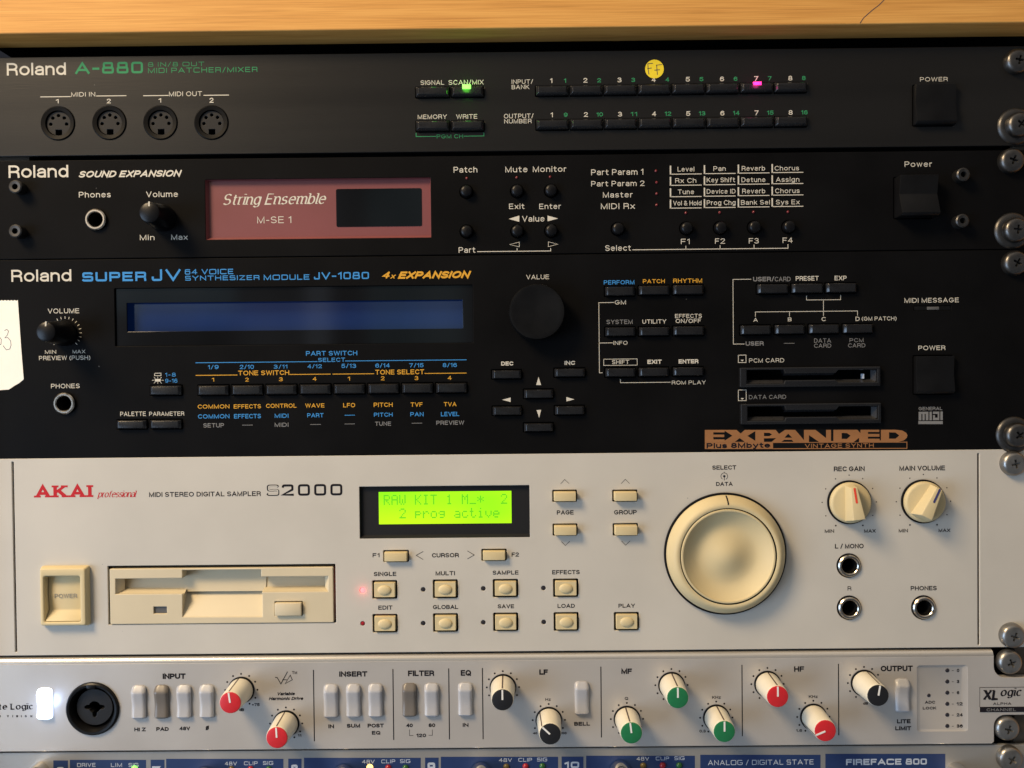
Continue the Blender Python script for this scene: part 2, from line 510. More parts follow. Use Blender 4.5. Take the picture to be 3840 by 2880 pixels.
# ------------------------------------------------------------------ lettering: single-line glyphs widened to strokes
G = {
    'A': "0 0 .33 1 .66 0|.11 .3 .55 .3", 'B': "0 0 0 1|0 1 .3 1 ( .3 .755 .22 .245 90 -90 ) 0 .51|.3 .51 ( .3 .255 .25 .255 90 -90 ) 0 0",
    'C': "( .34 .5 .34 .5 42 318 )", 'D': "0 0 0 1 .25 1 ( .25 .5 .36 .5 90 -90 ) 0 0", 'E': ".5 1 0 1 0 0 .52 0|0 .52 .46 .52",
    'F': ".48 1 0 1 0 0|0 .5 .42 .5", 'G': "( .34 .5 .34 .5 45 342 ) .68 .46 .38 .46", 'H': "0 0 0 1|.58 0 .58 1|0 .52 .58 .52", 'I': "0 0 0 1",
    'J': ".4 1 .4 .25 ( .2 .25 .2 .25 0 -180 )", 'K': "0 0 0 1|.56 1 0 .36|.2 .58 .6 0", 'L': "0 1 0 0 .46 0", 'M': "0 0 0 1 .35 0 .7 1 .7 0",
    'N': "0 0 0 1 .58 0 .58 1", 'O': "( .36 .5 .36 .5 90 450 )", 'P': "0 0 0 1|0 1 .3 1 ( .3 .72 .24 .28 90 -90 ) 0 .44",
    'Q': "( .36 .5 .36 .5 90 450 )|.42 .24 .7 -.04", 'R': "0 0 0 1|0 1 .3 1 ( .3 .73 .24 .27 90 -90 ) 0 .46|.3 .46 ( .3 .3 .23 .16 90 0 ) .55 0",
    'S': "( .28 .745 .26 .255 30 270 ) ( .28 .255 .28 .255 90 -150 )", 'T': "0 1 .58 1|.29 1 .29 0", 'U': "0 1 0 .29 ( .29 .29 .29 .29 180 360 ) .58 1",
    'V': "0 1 .31 0 .62 1", 'W': "0 1 .22 0 .45 1 .68 0 .9 1", 'X': "0 0 .58 1|0 1 .58 0", 'Y': "0 1 .3 .45 .6 1|.3 .45 .3 0", 'Z': "0 1 .54 1 0 0 .56 0",
    '0': "( .26 .5 .26 .5 90 450 )", '1': "0 .8 .2 1 .2 0", '2': "( .26 .73 .25 .27 170 -20 ) 0 0 .52 0",
    '3': "( .25 .755 .23 .245 155 -90 )|.2 .51 .25 .51 ( .25 .255 .27 .255 90 -155 )", '4': ".4 0 .4 1|.4 1 0 .3 .54 .3",
    '5': ".48 1 .08 1 .02 .48 ( .25 .32 .26 .32 130 -150 )", '6': "( .26 .31 .26 .31 180 540 )|0 .31 ( .27 .5 .27 .5 180 40 )", '7': "0 1 .5 1 .16 0",
    '8': "( .25 .755 .22 .245 90 450 )|( .25 .255 .26 .255 90 450 )", '9': "( .26 .69 .26 .31 0 360 )|.52 .69 ( .25 .5 .27 .5 0 -140 )",
    'a': "( .23 .52 .2 .2 165 0 ) .43 0|.43 .42 .2 .38 ( .2 .19 .2 .19 90 270 ) ( .24 .2 .19 .2 270 360 )", 'b': "0 0 0 1|( .24 .36 .24 .36 180 540 )",
    'c': "( .25 .36 .25 .36 45 315 )", 'd': ".48 0 .48 1|( .24 .36 .24 .36 0 360 )", 'e': ".01 .4 .49 .4 ( .25 .36 .25 .36 5 315 )",
    'f': ".34 .98 ( .3 .82 .17 .17 90 180 ) .13 0|0 .7 .3 .7", 'g': "( .24 .36 .24 .36 0 360 )|.48 .72 .48 -.05 ( .25 -.05 .23 .22 0 -150 )",
    'h': "0 0 0 1|0 .42 ( .22 .44 .22 .28 180 0 ) .44 0", 'i': "0 0 0 .72|0 .95 0 1.0", 'k': "0 0 0 1|.4 .72 0 .28|.15 .42 .44 0", 'l': "0 0 0 1",
    'm': "0 0 0 .72|0 .46 ( .19 .46 .19 .26 180 0 ) .38 0|.38 .46 ( .57 .46 .19 .26 180 0 ) .76 0", 'n': "0 0 0 .72|0 .44 ( .22 .44 .22 .28 180 0 ) .44 0",
    'o': "( .26 .36 .26 .36 90 450 )", 'p': "0 -.27 0 .72|( .24 .36 .24 .36 180 540 )", 'r': "0 0 0 .72|0 .42 ( .2 .45 .2 .27 180 80 )",
    's': "( .21 .535 .19 .185 30 270 ) ( .21 .18 .21 .18 90 -150 )", 't': ".12 .94 .12 .15 ( .26 .15 .14 .15 180 290 )|0 .7 .3 .7",
    'u': "0 .72 0 .28 ( .22 .28 .22 .28 180 360 ) .44 .72|.44 .3 .44 0", 'v': "0 .72 .22 0 .44 .72", 'w': "0 .72 .17 0 .33 .72 .5 0 .66 .72",
    'x': "0 0 .44 .72|0 .72 .44 0", 'y': "0 .72 .24 .02|.46 .72 .16 -.26 .02 -.26", 'z': "0 .72 .42 .72 0 0 .42 0",
    '/': "0 -.05 .3 1.05", '-': "0 .42 .26 .42", '(': "( .4 .42 .4 .68 125 235 )", ')': "( -.2 .42 .4 .68 55 -55 )", '.': "0 0 0 .03",
    '&': ".56 0 .1 .75 ( .26 .82 .16 .18 180 0 ) .05 .35 ( .24 .22 .22 .22 160 300 ) .56 .42", '+': "0 .45 .4 .45|.2 .25 .2 .65",
    'Ø': "( .3 .5 .26 .5 90 450 )|.02 -.05 .58 1.05",
}
G_SERIF_ITALIC_E = ".5 1 0 1 0 0 .52 0|0 .52 .4 .52"


def glyph(ch, n=2.0, step=20):
    out = []
    for stroke in G[ch].split('|'):
        tok = stroke.split()
        pts, i = [], 0
        while i < len(tok):
            if tok[i] == '(':
                cx, cz, rx, rz, a0, a1 = map(float, tok[i + 1:i + 7])
                k = max(3, int(abs(a1 - a0) / step))
                for j in range(k + 1):
                    a = math.radians(a0 + (a1 - a0) * j / k)
                    c, s = math.cos(a), math.sin(a)
                    pts.append((cx + rx * math.copysign(abs(c) ** (2 / n), c), cz + rz * math.copysign(abs(s) ** (2 / n), s)))
                i += 8
            else:
                pts.append((float(tok[i]), float(tok[i + 1])))
                i += 2
        q = [pts[0]]
        for p in pts[1:]:
            if math.dist(p, q[-1]) > 1e-4:
                q.append(p)
        out.append(q)
    return out


def stroke_strip(mb, pts, hw, y, cap=True, widths=None):
    """a flat ribbon along pts (mm) with mitred corners"""
    P = [Vector(p) for p in pts]
    closed = len(P) > 3 and (P[0] - P[-1]).length < 1e-3
    if closed:
        P = P[:-1]
    n = len(P)
    if n < 2:
        return
    if not closed and cap:
        d0, d1 = (P[0] - P[1]).normalized(), (P[-1] - P[-2]).normalized()
        P[0], P[-1] = P[0] + d0 * hw, P[-1] + d1 * hw
    vs = []
    for i in range(n):
        a = P[i - 1] if (i or closed) else None
        b = P[(i + 1) % n] if (i < n - 1 or closed) else None
        t0 = (P[i] - a).normalized() if a is not None else None
        t1 = (b - P[i]).normalized() if b is not None else None
        if t0 is None:
            t0 = t1
        if t1 is None:
            t1 = t0
        n0, n1 = Vector((-t0.y, t0.x)), Vector((-t1.y, t1.x))
        m = n0 + n1
        if m.length < 0.3:
            m = n0
            k = 1.0
        else:
            m.normalize()
            k = min(1 / max(m.dot(n0), 0.25), 2.2)
        w = hw
        if widths:
            t = (t0 + t1)
            t = t.normalized() if t.length > 1e-6 else t0
            w = hw * widths(t)
        vs += [P[i] + m * w * k, P[i] - m * w * k]
    fs = []
    for i in range(n if closed else n - 1):
        j = (i + 1) % n
        fs.append((2 * i, 2 * i + 1, 2 * j + 1, 2 * j))
    mb.add([(v.x, y, v.y) for v in vs], fs)


def text_strokes(txt, n=2.0, gap=0.27, step=20, space=0.34):
    x, out = 0.0, []
    for ch in txt:
        if ch == ' ':
            x += space
            continue
        st = glyph(ch, n, step)
        x0 = min(p[0] for s in st for p in s)
        x1 = max(p[0] for s in st for p in s)
        if ch in '1':
            pass
        out.append([[(px - x0 + x, pz) for px, pz in s] for s in st])
        x += x1 - x0 + gap
    return out


def text_mesh(name, txt, cx, cz, w, cap, y, weight=0.14, style='sans', italic=0.0, step=20, gap=0.27):
    """cx: centre, cz: baseline, w: overall width, cap: capital height - all mm, printed on plane y"""
    n = {'sans': 2.0, 'square': 6.0, 'serif': 2.1, 'slab': 2.1}[style]
    gl = text_strokes(txt, n, gap, step)
    xs = [p[0] + italic * p[1] for g in gl for s in g for p in s]
    x0, x1 = min(xs), max(xs)
    st = weight * cap
    sx = (w - st) / max(x1 - x0, 1e-6) if x1 - x0 > 0.05 else cap
    mb = MB()
    hw = st / 2
    for g in gl:
        for k, s in enumerate(g):
            pp = [(cx + (px + italic * pz - (x0 + x1) / 2) * sx, cz + hw + pz * (cap - st)) for px, pz in s]
            yy = y - 0.004 * k
            if style in ('serif', 'slab'):
                thin = 0.34 if style == 'serif' else 0.55
                stroke_strip(mb, pp, hw, yy, cap=False,
                             widths=lambda t: thin + (1 - thin) * min(1.0, max(0.0, abs(t.y) * 0.9 - 0.35 * t.x * (1 if t.y > 0 else -1))) ** 0.8)
                for e, f in ((0, 1), (-1, -2)):
                    px, pz = s[e]
                    tz = abs(s[e][1] - s[f][1]) / max(math.dist(s[e], s[f]), 1e-6)
                    if tz > .6 and min(abs(pz - q) for q in (0, 1, .72, -.27)) < .02:
                        L = cap * (.20 if style == 'serif' else .25)
                        q = pp[e]
                        lft, rgt = (L, L)
                        if italic:
                            lft, rgt = (L * .8, 0.2 * L) if pz > .5 else (0.3 * L, L * .8)
                        stroke_strip(mb, [(q[0] - lft, q[1]), (q[0] + rgt, q[1])], hw * (.36 if style == 'serif' else .5), yy - 0.003, cap=False)
            else:
                stroke_strip(mb, pp, hw, yy)
    return mb.mesh(name, smooth=False, fix=False)


INK = 0.05                                   # printed ink stands this far proud of its panel


def T(txt, x0, x1, y0, y1, ink='ink_cream', w=0.13, style='sans', it=0.0, name='lettering', parent=None, h=0.0, step=20, gap=0.27):
    u = CUR[1]
    cx, cz, ww, hh = rect(x0, y0, x1, y1, h)
    me = text_mesh(name, txt, 0, -hh / 2, ww, hh, 0, w, style, it, step, gap)
    return link(name, me, ink, parent or u.plate, (cx, -(u.front + h) - INK, cz))


def L(pts, w=0.22, ink='ink_cream', name='printed_line', h=0.0, straight=True):
    """a printed line through points of the enlargement; segments nearly level or upright are made so"""
    u = CUR[1]
    P = [list(pt(x, y, h)) for x, y in pts]
    if straight:
        for a, b in zip(P, P[1:]):
            if abs(a[1] - b[1]) < 0.06 * abs(a[0] - b[0]):
                b[1] = a[1]
            elif abs(a[0] - b[0]) < 0.06 * abs(a[1] - b[1]):
                b[0] = a[0]
    c = (sum(p[0] for p in P) / len(P), sum(p[1] for p in P) / len(P))
    mb = MB()
    stroke_strip(mb, [(p[0] - c[0], p[1] - c[1]) for p in P], w / 2, 0)
    return link(name, mb.mesh(name, smooth=False, fix=False), ink, u.plate, (c[0], -(u.front + h) - INK + 0.006, c[1]))


def POLY(pts, ink='ink_cream', name='printed_arrow', h=0.0, lift=0.0, parent=None):
    u = CUR[1]
    P = [pt(x, y, h) for x, y in pts]
    c = (sum(p[0] for p in P) / len(P), sum(p[1] for p in P) / len(P))
    mb = MB()
    mb.add([(p[0] - c[0], 0, p[1] - c[1]) for p in P], [tuple(range(len(P)))])
    return link(name, mb.mesh(name, smooth=False, fix=False), ink, parent or u.plate, (c[0], -(u.front + h) - INK - lift, c[1]))


def DOTS(cx, cz, r, rd, angles, ink='ink_dark', name='scale_marks', big=()):
    u = CUR[1]
    mb = MB()
    for i, a in enumerate(angles):
        k = rd * (1.35 if i in big else 1)
        x, z = r * math.sin(math.radians(a)), r * math.cos(math.radians(a))
        mb.add([(x + p, 0, z + q) for p, q in circ(0, 0, k, 12)], [tuple(range(12))])
    return link(name, mb.mesh(name, smooth=False, fix=False), ink, u.plate, (cx, -u.front - INK, cz))


# ------------------------------------------------------------------ one rack unit
class Unit:
    def __init__(self, name, label, cat, y_top, y_bot, region, front=0.0, material='black_paint', bevel=0.25):
        """y_top, y_bot: the panel's edges at mid-frame, photograph pixels"""
        self.front = front
        CUR[1] = self
        use('N')
        self.z1, self.z0 = pt(1920, y_top)[1], pt(1920, y_bot)[1]
        self.x0, self.x1 = -238.0, 244.6
        self.name, self.material, self.bevel = name, material, bevel
        self.root = empty(name, (3.3, 0, self.z0), label, cat)
        self.holes = []
        self.plate = bpy.data.objects.new('faceplate', bpy.data.meshes.new('empty'))
        COL.objects.link(self.plate)
        place(self.plate, self.root, (3.3, 0, self.z0))
        self.outline = None
        use(region)

    def hole(self, loop):
        self.holes.append(loop)

    def hrect(self, x0, y0, x1, y1, r=0.4, grow=0.0):
        cx, cz, w, h = rect(x0, y0, x1, y1)
        self.hole(rrect(cx, cz, w + 2 * grow, h + 2 * grow, r))
        return cx, cz, w, h

    def finish(self, thick=2.0):
        out = self.outline or rrect((self.x0 + self.x1) / 2, (self.z0 + self.z1) / 2, self.x1 - self.x0, self.z1 - self.z0, 0.4)
        ox, oz = 3.3, self.z0
        shift = lambda lp: [(x - ox, z - oz) for x, z in lp]
        me = plate_mesh('faceplate', shift(out), [shift(h) for h in self.holes], -self.front, thick, self.bevel)
        old = self.plate.data
        self.plate.data = me
        bpy.data.meshes.remove(old)
        me.materials.append(MATS[self.material])
        mb = MB()
        hh = self.z1 - self.z0
        mb.box(-222, 222, 11 - self.front, 240, 0.6, hh - 0.6)
        link('chassis', mb.mesh('chassis', smooth=False), 'void', self.root, (3.3, 0, self.z0))


KEYC = {}


def key(u, x0, y0, x1, y1, prot=2.2, sx=1.0, sz=0.25, material='key_black', name='push_button', r=0.3, gap=0.35, bev=0.32, bump=None, hole_r=0.4, label=None):
    """a push button in its opening: x0..y1 is the opening in the enlargement"""
    cx, cz, w, h = u.hrect(x0, y0, x1, y1, hole_r)
    w, h = round(w - 2 * gap, 2), round(h - 2 * gap, 2)
    k = (w, h, prot, sx, sz, material, bump)
    if k not in KEYC:
        mb = MB()
        a, b = rrect(0, 0, w, h, r, 2), rrect(0, 0, w - 2 * sx, h - 2 * sz, max(r - sz, .15), 2)
        n = len(a)
        vs = [(x, 6, z) for x, z in a] + [(x, -prot * (.25 if sx < .3 else .45), z) for x, z in a] + [(x, -prot, z) for x, z in b]
        fs = [tuple(range(2 * n, 3 * n))]
        for j in (0, 1):
            fs += [(j * n + i, j * n + (i + 1) % n, (j + 1) * n + (i + 1) % n, (j + 1) * n + i) for i in range(n)]
        mb.add(vs, fs)
        if bump:
            bx, bz, bh = bump
            prof = [(math.cos(t), math.sin(t)) for t in [math.pi / 2 * i / 7 for i in range(8)]]
            vs, fs = [], []
            for i in range(28):
                an = 2 * math.pi * i / 28
                for c, s in reversed(prof):
                    vs.append((bx * c * math.cos(an), -prot + 0.02 - bh * s, bz * c * math.sin(an)))
            for i in range(28):
                q = (i + 1) % 28
                for j in range(7):
                    fs.append((i * 8 + j, i * 8 + j + 1, q * 8 + j + 1, q * 8 + j))
            mb.add(vs, fs)
        KEYC[k] = mb.mesh(name, bevel=bev if not bump else 0.0, angle=28)
    o = link(name, KEYC[k], material, u.root, (cx, -u.front, cz))
    if label:
        o['label'] = label
    return o


def led(parent, cx, y, cz, w, h, material, name='indicator_light', depth=0.5, rnd=False):
    mb = MB()
    if rnd:
        mb.lathe([(0.0, -depth)] + [(w / 2 * math.sin(t), -depth * math.cos(t)) for t in (0.3, 0.7, 1.1, 1.5)] + [(w / 2, 1.5)], seg=16)
    else:
        mb.box(-w / 2, w / 2, -depth, 1.0, -h / 2, h / 2)
    return link(name, mb.mesh(name, bevel=0 if rnd else 0.12), material, parent, (cx, y, cz))


def spill(name, parent, cx, y, cz, watts, color, r=1.0):
    """the light a lit indicator throws on the panel round it"""
    d = bpy.data.lights.new(name, 'POINT')
    d.energy, d.color, d.shadow_soft_size = watts, color, r * S
    o = bpy.data.objects.new(name, d)
    COL.objects.link(o)
    place(o, parent, (cx, y, cz))


JACK = {}


def jack(u, x, y, r_out, r_hole, name='phones_socket', ring='nickel', collar=None, prot=1.6):
    """a 6.3 mm socket: bushing ring standing proud of the panel and its dark bore"""
    cx, cz = pt(x, y)
    ro, rh = mm(r_out), mm(r_hole)
    u.hole(circ(cx, cz, ro + (0.45 if collar else 0.02)))
    mb = MB()
    mb.lathe([(rh, 9), (rh, -prot + .35), (rh + .35, -prot), (ro - .55, -prot), (ro - 0.05, -prot + .5), (ro - 0.05, 2)], cap0=False, cap1=False, seg=44)
    o = link(name, mb.mesh(name, angle=40), ring, u.root, (cx, -u.front, cz))
    mb = MB()
    mb.lathe([(rh - .02, 1.2), (rh - .35, 1.6), (rh - .35, 8.5), (0, 8.6)], cap0=False, cap1=False, seg=36)
    link('socket_bore', mb.mesh('socket_bore'), 'void', o, (cx, -u.front, cz))
    if collar:
        mb = MB()
        mb.lathe([(ro + .02, .25), (ro + .43, .25), (ro + .43, 2)], cap0=False, cap1=False)
        link('socket_collar', mb.mesh('socket_collar'), collar, o, (cx, -u.front, cz))
    return o


# ================================================================== the rack itself
use('N')
CUR[1] = None
WOOD_FRONT = 9.0
ox = []
d_edge = Unit.__new__(Unit)
d_edge.front = WOOD_FRONT
CUR[1] = d_edge
zw = pt(1920, 106)[1]                                   # lower front arris of the top board
CUR[1] = None
rack = empty('equipment_rack', (3.3, 0, -190), 'wooden equipment rack with a honey-coloured pine top board over the stacked units', 'equipment rack')
mb = MB()
nb = 6
prof = [(WOOD_FRONT, 70), (WOOD_FRONT, .7)] + [(WOOD_FRONT - .7 + .7 * math.cos(t), .7 - .7 * math.sin(t)) for t in [math.pi / 2 * i / nb for i in range(1, nb + 1)]] + [(-7.0, 0), (-7.0, 70)]
vs = [(x, -y, z) for x in (-300, 300) for y, z in prof]
n = len(prof)
mb.add(vs, [tuple(range(n)), tuple(range(2 * n - 1, n - 1, -1))] + [(i, i + n, (i + 1) % n + n, (i + 1) % n) for i in range(n)])
board = link('top_board', mb.mesh('top_board', angle=40), 'pine_wood', rack, (0, 0, zw))
CUR[1] = d_edge
use('A4')
P = [pt(x, y) for x, y in ((1062, -12), (1010, 42), (965, 75), (915, 118), (880, 150), (853, 190))]
mb = MB()
stroke_strip(mb, P, 0.16, 0)
link('pencil_line', mb.mesh('pencil_line', smooth=False, fix=False), 'pen', board, (0, -WOOD_FRONT - 0.06, 0))
CUR[1] = None
mb = MB()
mb.box(-246, 246, 7.2, 258, 5.0, 69)
link('gap_shade', mb.mesh('gap_shade'), 'void', rack, (3.3, 0, zw))  # near-black block, its colour gives the shade in the gap below the board
for sx in (-1, 1):
    mb = MB()
    mb.box(-11, 11, 3.3, 6.5, -30, zw + 190 - 26)
    link('rack_rail', mb.mesh('rack_rail', bevel=0.3), 'rail_metal', rack, (3.3 + sx * 232.6, 0, -190))
    mb = MB()
    mb.box(-8, 8, -WOOD_FRONT + 2, 7.2, -30, zw + 190 - 0.3)
    link('side_panel', mb.mesh('side_panel', bevel=0.8), 'pine_wood', rack, (3.3 + sx * 255.5, 0, -190))
mb = MB()
mb.box(-246, 246, 258, 262, -30, 340)
mb.box(-262, -247, 7.4, 257, -30, 340)
mb.box(247, 262, 7.4, 257, -30, 340)  # near-black side blocks, shade of the cabinet's inside put in as colour
link('back_panel', mb.mesh('back_panel'), 'void', rack, (3.3, 0, -190))

# ================================================================== unit 1: the MIDI patcher
u = Unit('midi_patcher', 'black brushed-metal MIDI patcher with green lettering, topmost unit below the wooden board',
         'midi patcher', 194, 566, 'A1', material='brushed_black')
T('Roland', 52, 497, 474, 567, w=.155, name='brand_lettering', step=12, gap=.22)
T('A-880', 568, 1078, 468, 555, 'ink_green', .19, 'square', name='model_lettering', step=10)
T('8 IN/8 OUT', 1118, 1540, 468, 500, 'ink_green', .14, 'square')
T('MIDI PATCHER/MIXER', 1118, 1940, 509, 547, 'ink_green', .14, 'square')
for p in (((307, 731), (530, 731)), ((728, 724), (950, 724)), ((1083, 722), (1268, 721)), ((1537, 719), (1724, 718))):
    L(p, .35)
T('MIDI IN', 538, 718, 695, 728)
T('MIDI OUT', 1275, 1523, 690, 725)
for t, a, b, c, d in (('1', 422, 442, 748, 780), ('2', 806, 836, 745, 779), ('1', 1196, 1215, 742, 773), ('2', 1580, 1610, 738, 775)):
    T(t, a, b, c, d, w=.17)


def midi_socket(u, x, y):
    cx, cz = pt(x, y)
    R = mm(127)
    u.hole(circ(cx, cz, R))
    mb = MB()
    mb.lathe([(R - .02, 1), (R - .02, -.3), (R - .35, -.5), (R - 1.9, -.3), (R - 1.9, 5), (0, 5)], cap0=False, cap1=False, seg=48)
    o = link('midi_socket', mb.mesh('midi_socket'), 'socket_ring', u.root, (cx, -u.front, cz))
    ri = R - 2.1
    prof = [(0, .15)]
    loop = circ(0, 0, ri, 40)
    hs = [circ(mm(60) * math.sin(math.radians(a)), mm(60) * math.cos(math.radians(a)), .75, 12) for a in (-94, -46, 0, 46, 94)]
    k = mm(24)
    hs.append([(-k, -ri * .50), (-k, -ri * .97), (k, -ri * .97), (k, -ri * .50)])
    me = plate_mesh('socket_insert', loop, hs, 0.5, 3.0, 0.15)
    link('socket_insert', me, 'socket_grey', o, (cx, -u.front, cz))
    return o


for x, y in ((438, 930), (826, 926), (1211, 925), (1595, 925)):
    midi_socket(u, x, y)
use('A2')
T('SIGNAL', 1162, 1338, 606, 640)
T('SCAN/MIX', 1373, 1635, 603, 638)
T('MEMORY', 1140, 1358, 864, 897)
T('WRITE', 1430, 1588, 862, 896)
T('PGM CH', 1283, 1480, 1013, 1043, 'ink_green')
L(((1127, 1005), (1127, 1030), (1275, 1030)), .3, 'ink_green')
L(((1488, 1027), (1638, 1027), (1638, 1003)), .3, 'ink_green')
T('INPUT/', 1848, 2008, 600, 632)
T('BANK', 1848, 1980, 640, 672)
T('OUTPUT/', 1790, 2012, 858, 892)
T('NUMBER', 1792, 1997, 898, 930)
for x0, y0, x1, y1, lx, ly, on in ((1122, 655, 1383, 741, 1260, 662, 0), (1390, 653, 1640, 739, 1508, 657, 1), (1125, 911, 1385, 997, 1267, 921, 0), (1390, 909, 1642, 995, 1521, 916, 0)):
    b = key(u, x0, y0, x1, y1, 2.4, 1.1, .9)
    cx, cz = pt(lx, ly, 2.0)
    if on:
        led(b, cx, -2.3, cz, 3.8, 2.0, 'led_green', depth=.5)
        spill('indicator_glow', b, cx, -5.2, cz, .0016, (0.15, 1.0, 0.05), 1.8)
    else:
        led(b, cx, -1.9, cz, 2.2, .8, 'led_off_green', depth=.35)
use('A3')
for i in range(8):
    for row in (0, 1):
        x0, y0 = (216 + 256.4 * i, 646 - 3.7 * i) if not row else (219 + 256.4 * i, 901 - 3.4 * i)
        b = key(u, x0, y0, x0 + 253, y0 + 84, 2.4, 1.1, .9)
        if i == 6 and not row:
            cx, cz = pt(1890, 630, 2.2)
            led(b, cx, -2.2, cz, 3.6, 1.5, 'led_pink', depth=.4)
            spill('indicator_glow', b, cx, -4.4, cz, .0008, (1.0, 0.05, 0.35), 1.5)
        c = 336 + 257.5 * i if not row else 340 + 257.3 * i
        t = (591 - 2.7 * i) if not row else (849 - 2.6 * i)
        T(str(i + 1), c - (8 if i == 0 else 15), c + (8 if i == 0 else 15), t, t + 35, w=.17)
        c = 440 + 257.2 * i if not row else 445 + 257.2 * i
        s = str(i + 1 if not row else i + 9)
        t = (593 - 2.9 * i) if not row else (850 - 2.6 * i)
        hw = 24 if len(s) > 1 else (8 if s == '1' else 14)
        T(s, c - hw, c + hw, t, t + 31, 'ink_green', w=.18)
use('A4')
T('POWER', 1350, 1577, 640, 675)


def power_rocker(u, x0, y0, x1, y1, prot, name='power_switch'):
    """a black rocker: upper half tilted back, lower half standing out"""
    cx, cz, w, h = u.hrect(x0, y0, x1, y1, .6)
    w, h = w - .7, h - .7
    mb = MB()
    pr = [(6, h / 2), (-prot * .8, h / 2), (-prot * .62, h * .05), (-prot, -h / 2 + 1.2), (-prot + 1.2, -h / 2), (6, -h / 2)]
    n = len(pr)
    mb.add([(x, y, z) for x in (-w / 2, w / 2) for y, z in pr],
           [tuple(range(n)), tuple(range(2 * n - 1, n - 1, -1))] + [(i, (i + 1) % n, (i + 1) % n + n, i + n) for i in range(n)])
    return link(name, mb.mesh(name, bevel=.3), 'black_plastic', u.root, (cx, -u.front, cz))


power_rocker(u, 1288, 706, 1632, 1046, 3.6)
u.finish()
# the round yellow sticker on the patcher
use('A3')
cx, cz = pt(1114, 521)
mb = MB()
mb.prism([(x, z) for x, z in circ(0, 0, mm(70), 36)], 0, 0.05)
st = link('price_dot', mb.mesh('price_dot', smooth=False), 'yellow_paper', None, (cx, -u.front - .14, cz))
st.name = 'round_sticker'
WORLD['round_sticker'] = WORLD['price_dot']
tag(st, 'round yellow sticker with two handwritten letters, stuck on the topmost black unit above button 4', 'sticker')
mb = MB()
for pts in (((1072, 560), (1066, 520), (1064, 482), (1100, 478)), ((1064, 518), (1090, 514)), ((1136, 562), (1132, 520), (1130, 492)), ((1128, 492), (1168, 488)), ((1116, 530), (1152, 527))):
    stroke_strip(mb, [(pt(x, y)[0] - cx, pt(x, y)[1] - cz) for x, y in pts], .16, -.03)
link('handwriting', mb.mesh('handwriting', smooth=False, fix=False), 'pen', st, (cx, -u.front - .14, cz))

# ================================================================== unit 2: sound module with the pink window
u = Unit('sound_module', 'black one-unit sound module with a dusty pink name plate and small round buttons', 'sound module', 583, 953, 'M1')
T('Roland', 65, 515, 160, 253, w=.155, name='brand_lettering', step=12, gap=.22)
T('SOUND EXPANSION', 595, 1372, 200, 249, w=.22, it=.25, name='series_lettering')
T('Phones', 595, 835, 360, 403)
T('Volume', 1103, 1342, 357, 400)
T('Min', 1055, 1165, 685, 725)
T('Max', 1292, 1415, 683, 722)
jack(u, 727, 572, 80, 55)


def pointer_knob(u, x, y, r0, r1, hgt, angle, material='black_rubber', name='volume_knob', collar=0.0):
    cx, cz = pt(x, y)
    mb = MB()
    seg = 60
    mb.lathe([(0, -hgt), (r1 - 1.2, -hgt), (r1 - .25, -hgt + .5, 0), (r1, -hgt + 1.6, 1), ((r0 + r1) / 2 + .1, -hgt * .45, 1), (r0, -1.4, 1), (r0, -.4, 0)], seg=seg, knurl=.07)
    o = link(name, mb.mesh(name, angle=40), material, u.root, (cx, -u.front, cz))
    a = math.radians(angle)
    mb = MB()
    mb.box(-.32, .32, -hgt - .05, -hgt + 3.2, r1 - 1.9, r1 + .12)
    me = mb.mesh('pointer_mark')
    me.transform(Matrix.Rotation(a, 4, 'Y'))
    link('pointer_mark', me, 'ink_cream', o, (cx, -u.front, cz))
    return o


pointer_knob(u, 1228, 560, 6.0, 4.5, 15.0, 2)


def socket_screw(u, x, y):
    cx, cz = pt(x, y)
    mb = MB()
    mb.lathe([(1.3, -2.2), (1.3, -4.6), (2.45, -4.7), (2.95, -4.3), (2.95, 0)], cap0=False, cap1=False, seg=28)
    o = link('socket_screw', mb.mesh('socket_screw', angle=40), 'dark_steel', u.root, (cx, -u.front, cz))
    mb = MB()
    mb.prism([(1.3 * math.cos(math.pi / 3 * i), 1.3 * math.sin(math.pi / 3 * i)) for i in range(6)], -2.25, -2.0)
    link('hex_recess', mb.mesh('hex_recess', smooth=False), 'void', o, (cx, -u.front, cz))


socket_screw(u, 156, 337)
socket_screw(u, 156, 668)
use('MD')
cx, cz, w, h = u.hrect(28, 76, 2150, 640, .5)
mb = MB()
w2, h2 = w - .1, h - .1
mb.add([(-w2 / 2, 0.05, -h2 / 2), (w2 / 2, 0.05, -h2 / 2), (w2 / 2, 0.05, h2 / 2), (-w2 / 2, 0.05, h2 / 2),
        (-w2 / 2 + .9, 2.2, -h2 / 2 + 1.2), (w2 / 2 - .4, 2.2, -h2 / 2 + 1.2), (w2 / 2 - .4, 2.2, h2 / 2 - .2), (-w2 / 2 + .9, 2.2, h2 / 2 - .2)],
       [(4, 5, 6, 7), (0, 1, 5, 4), (1, 2, 6, 5), (2, 3, 7, 6), (3, 0, 4, 7)])
win = link('name_plate', mb.mesh('name_plate', smooth=False), 'pink_plate', u.root, (cx, -u.front, cz))
x_, z_, ww, hh = rect(1260, 170, 2065, 526, -2.2)
mb = MB()
mb.prism(rrect(0, 0, ww, hh, .8), -.12, 0)
link('display_window', mb.mesh('display_window', smooth=False), 'display_glass', win, (x_, 2.2 - u.front - .02, z_))
T('String Ensemble', 192, 1165, 212, 322, 'ink_amber_pale' if 'ink_amber_pale' in MATS else 'ink_cream', .145, 'serif', it=.28, name='patch_lettering', parent=win, h=-2.2, step=12, gap=.24)
T('M-SE 1', 515, 835, 432, 495, 'ink_cream', .11, name='model_lettering', parent=win, h=-2.2)
use('M2')
T('Patch', 1410, 1588, 172, 215)
